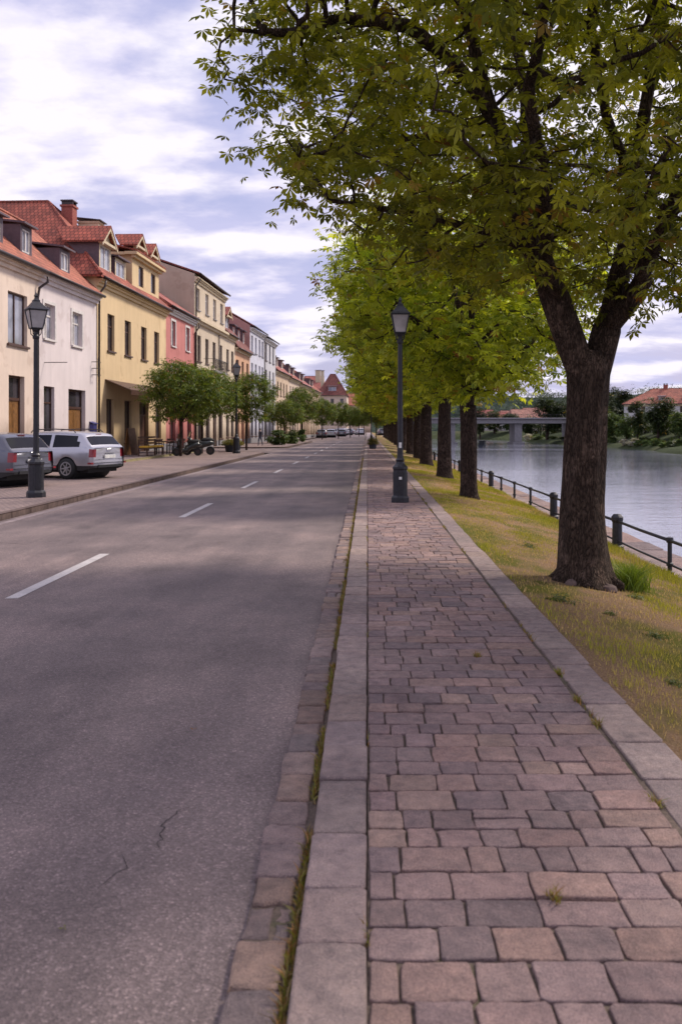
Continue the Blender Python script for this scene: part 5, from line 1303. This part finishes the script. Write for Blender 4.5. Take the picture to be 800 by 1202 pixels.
b = MB(); b.box(-1.1, .9, -.6, .6, .5, 1.4); b.build('cabin', 'paint_dark', bt, bevel=.05); MB().box(-1.3, 1.1, -.75, .75, 1.4, 1.5).build('canopy', 'black_plastic', bt)
FBT = [(748, 519, 172, 1.9, 7.6, .62, 'dark green tree on the far bank immediately left of the biggest tree'), (772, 521, 166, 3.1, 8.6, .5, 'largest dark green tree on the far bank below the red roof'), (797, 521, 160, 1.9, 5.0, 1.25, 'small bright green tree at the right edge of the far bank'),
       (735, 518, 186, 2.2, 4.6, 1.3, 'pale green bushy tree on the far bank left of the dark trees'), (718, 517, 192, 2.6, 5.4, 1.1, 'green bushy tree right beside the nearest trunk on the far bank'), (705, 516, 205, 2.8, 6.8, .95, 'loose green tree partly behind the nearest trunk on the far bank'),
       (642, 514, 242, 5.0, 10.0, .42, 'dark bluish tree mass at the right end of the bridge'), (662, 514, 238, 4.2, 9.0, .45, 'dark bluish tree behind the nearest trunk left of it'), (622, 515, 262, 4.2, 6.5, .5, 'dark tree under the bridge at the right'), (598, 515, 300, 4, 5.5, .55, 'low dark tree seen below the bridge beside the pier'), (580, 515, 305, 4.4, 6, .6, 'low dark tree seen below the bridge left of the pier'), (563, 514, 300, 3.4, 9, .38, 'dark conifer-like tree left of the bridge pier behind the row'), (686, 515, 225, 3.6, 8, .6, 'dark tree hidden mostly by the nearest trunk'), (760, 480, 262, 6, 9, .5, 'dark tree peeping beside the red roof')]
for i, (px, py, Y, r_, h_, dk, lb) in enumerate(FBT[:-1]):
    x = (px-431)/1000*Y; z = max(ground_z(x, Y), -2.3); far_tree(100+i, lb, r_*1.12, h_*1.3, dk, 'trees on the far bank', (x, Y, z-.1), nclump=26, per=45)
for i, (px, Y, h_) in enumerate([(712, 290, 15), (722, 300, 17.5), (732, 295, 16), (700, 305, 13), (742, 310, 15)]):
    x = (px-431)/1000*Y; far_tree(130+i, 'dark tall tree on the rise behind the far bank trees', 4.5, h_, .38, 'dark trees behind the far bank', (x, Y, 0), nclump=24, per=45)
random.seed(77)
for i, (px, Y, r_, h_, pale) in enumerate([(708, 172, 1.2, 1.3, .8), (720, 170, .9, 1.2, 0), (731, 168, 1.4, 1.4, .75), (742, 165, 1.3, 1.2, 0), (757, 162, 1.1, 1.3, 0), (768, 158, 1.4, 1.5, 0), (781, 156, 1.1, 1.4, 0), (790, 152, 1.2, 1.1, .3), (799, 148, 1.3, 1.5, 0), (618, 250, 2.4, 2.0, .8), (632, 246, 2.2, 1.8, 0), (776, 152, .8, 1.0, 0)]):
    x = (px-431)/1000*Y; x = max(x, shore_x(Y)+.4); far_tree(150+i, 'low pale flowering shrub on the far river bank' if pale else 'low green waterside shrub on the far river bank', r_, h_, 1.5, 'shrubs along the far bank', (x, Y, ground_z(x, Y)-.1), pale=pale, cat='shrub', nclump=10, per=45, z0=0)
rng_ = random.Random(12)
for i in range(16):
    Y = 142+i*8.5; x = shore_x(Y)+rng_.uniform(9, 17); far_tree(200+i, 'bushy green tree in the belt along the far bank' , rng_.uniform(2.4, 3.6), rng_.uniform(4.2, 6.8), rng_.uniform(.5, 1.0), 'belt of trees along the far bank', (x, Y, ground_z(x, Y)-.2), nclump=16, per=45, z0=0)
for i in range(14):
    Y = 140+i*9+rng_.uniform(-3, 3); x = shore_x(Y)+rng_.uniform(1.5, 5); far_tree(230+i, 'low green waterside shrub on the far river bank', rng_.uniform(1.3, 2.0), rng_.uniform(1.1, 1.7), rng_.uniform(.8, 1.4), 'shrubs along the far bank', (x, Y, ground_z(x, Y)-.1), cat='shrub', nclump=9, per=45, z0=0)
# hills
def hillmat(key, a, c):
    m, nt, b = new_mat(key); v = geo_pos(nt)
    cc = ramp(nt, noise(nt, v, .09, 6, .7), [(.35, a), (.65, c)]); L(nt, cc, b.inputs['Base Color']); b.inputs['Roughness'].default_value = 1; b.inputs['Specular IOR Level'].default_value = 0
    bump(nt, b, noise(nt, v, .25, 6, .7), 1., 3.); M[key] = m
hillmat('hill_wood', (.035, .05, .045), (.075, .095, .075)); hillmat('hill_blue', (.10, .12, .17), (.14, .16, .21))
def hill(x0, x1, y, hf, mat, dy=120, n=160, base=-3):
    vs = []; fs = []; rows = 14
    for j in range(rows):
        t = j/(rows-1)
        for i in range(n):
            x = x0+(x1-x0)*i/(n-1); h = hf(x)*math.sin(t*math.pi/2)
            vs.append((x, y+dy*t, base+h+(1.6*mnoise.noise(Vector((x*.11, y+t*dy*.11, t*9)))+.9*mnoise.noise(Vector((x*.4, t*30, 2))))*(t > 0)*max(.2, h/20)))
    for j in range(rows-1):
        for i in range(n-1): fs.append((j*n+i, j*n+i+1, (j+1)*n+i+1, (j+1)*n+i))
    return struct(MB().add(vs, fs).build('hill', mat, smooth=True))
hill(-120, 420, 470, lambda x: 17+9*math.exp(-((x-60)/70)**2)+12*math.exp(-((x-210)/90)**2)+10*math.exp(-((x+10)/40)**2), 'hill_wood')
hill(-400, 900, 900, lambda x: 27+12*math.sin(x*.006+1)+10*math.exp(-((x-60)/90)**2), 'hill_blue', 200)
hill(-75, 6, 400, lambda x: 22*sstep(-75, -30, x)*(1-.5*sstep(-10, 6, x)), 'hill_wood', 60, 90)
# distant woodland as one mass
rs = np.random.default_rng(5); n = 9000; hx = lambda x: 17+9*np.exp(-((x-60)/70)**2)+12*np.exp(-((x-210)/90)**2)+10*np.exp(-((x+10)/40)**2)
t = rs.random(n)**.6; ci = rs.integers(0, 520, n); cx_ = rs.uniform(-60, 330, 520); ct = rs.random(520)**.7
x = cx_[ci]+rs.normal(0, 2.2, n); t = ct[ci]; y = 470+120*t+rs.normal(0, 2, n); z = -3+hx(cx_[ci])*np.sin(t*np.pi/2)+1.2+np.abs(rs.normal(0, 2.0, n))
P = np.stack([x, y, z], 1); D = rs.normal(0, 1, (n, 3)); c = np.array([.05, .072, .055])*rs.uniform(.6, 1.5, (520, 1))[ci]
wd = scatter_leaves('distant_woodland', P, D*.3, rs.uniform(1.0, 2.0, n), c, 3, 'leaf_small', None); tag(wd, 'wooded hillside beyond the bridge reading as one dark mass of trees', 'woodland', kind='stuff')

# ------------------------------------------------------------------ sky, sun, camera
w = bpy.data.worlds.new('World'); scene.world = w; w.use_nodes = True; nt = w.node_tree; bg = nt.nodes['Background']
SUN_EL, SUN_AZ = math.radians(46), math.radians(62)      # azimuth clockwise from +Y: from the river side
sky = N(nt, 'ShaderNodeTexSky'); sky.sky_type = 'NISHITA'; sky.sun_disc = False; sky.sun_elevation = SUN_EL; sky.sun_rotation = SUN_AZ; sky.air_density = 1.2; sky.dust_density = 2.5
tc = N(nt, 'ShaderNodeTexCoord'); sp = N(nt, 'ShaderNodeSeparateXYZ'); L(nt, tc.outputs['Generated'], sp.inputs[0])
zz = mathn(nt, 'ADD', mathn(nt, 'MAXIMUM', sp.outputs['Z'], 0.0), .20)
cb = N(nt, 'ShaderNodeCombineXYZ'); L(nt, mathn(nt, 'DIVIDE', sp.outputs['X'], zz), cb.inputs['X']); L(nt, mathn(nt, 'DIVIDE', sp.outputs['Y'], zz), cb.inputs['Y'])
mp = N(nt, 'ShaderNodeMapping'); mp.inputs['Scale'].default_value = (.75, 1.05, 1); mp.inputs['Location'].default_value = (3.3, 1.7, 0); L(nt, cb.outputs[0], mp.inputs['Vector'])
nz1 = noise(nt, mp.outputs[0], 2.0, 8, .54)
mp2 = N(nt, 'ShaderNodeMapping'); mp2.inputs['Scale'].default_value = (.75, 1.05, 1); mp2.inputs['Location'].default_value = (3.36, 1.80, 0); L(nt, cb.outputs[0], mp2.inputs['Vector'])
nz2 = noise(nt, mp2.outputs[0], 2.0, 8, .54)
mask = ramp(nt, nz1, [(.37, 0.), (.51, 1.)])
lit = ramp(nt, mathn(nt, 'ADD', mathn(nt, 'MULTIPLY', mathn(nt, 'SUBTRACT', nz1, nz2), 3.2), mathn(nt, 'MULTIPLY', nz1, 1.0)), [(.25, (.54, .54, .78)), (.50, (.71, .68, .86)), (.78, (.90, .86, .95))])
skc = mixc(nt, 1.0, sky.outputs[0], (.115, .092, .105), 'MULTIPLY')
skc = mixc(nt, .6, skc, (.50, .53, .84))
L(nt, mixc(nt, mask, skc, lit), bg.inputs['Color']); bg.inputs['Strength'].default_value = 1.14
sd = bpy.data.lights.new('sun', 'SUN'); sd.energy = 3.9; sd.angle = math.radians(10); sd.color = (1, .90, .78)
so = bpy.data.objects.new('sun', sd); COL.objects.link(so)
dv = Vector((math.sin(SUN_AZ)*math.cos(SUN_EL), math.cos(SUN_AZ)*math.cos(SUN_EL), math.sin(SUN_EL))); so.rotation_euler = dv.to_track_quat('Z', 'Y').to_euler()
cd = bpy.data.cameras.new('camera'); co = bpy.data.objects.new('camera', cd); COL.objects.link(co); scene.camera = co
co.location = (0, 0, H); co.rotation_euler = (math.pi/2, 0, 0)
cd.sensor_fit = 'HORIZONTAL'; cd.sensor_width = 24; cd.lens = 30; cd.shift_x = -31/800; cd.shift_y = -98/800; cd.clip_end = 6000; cd.clip_start = .05
cd.dof.use_dof = True; cd.dof.focus_distance = 10.5; cd.dof.aperture_fstop = 3.2
scene.view_settings.view_transform = 'Standard'; scene.view_settings.look = 'None'; scene.view_settings.exposure = 0; scene.view_settings.gamma = 1
scene.render.engine = 'CYCLES'
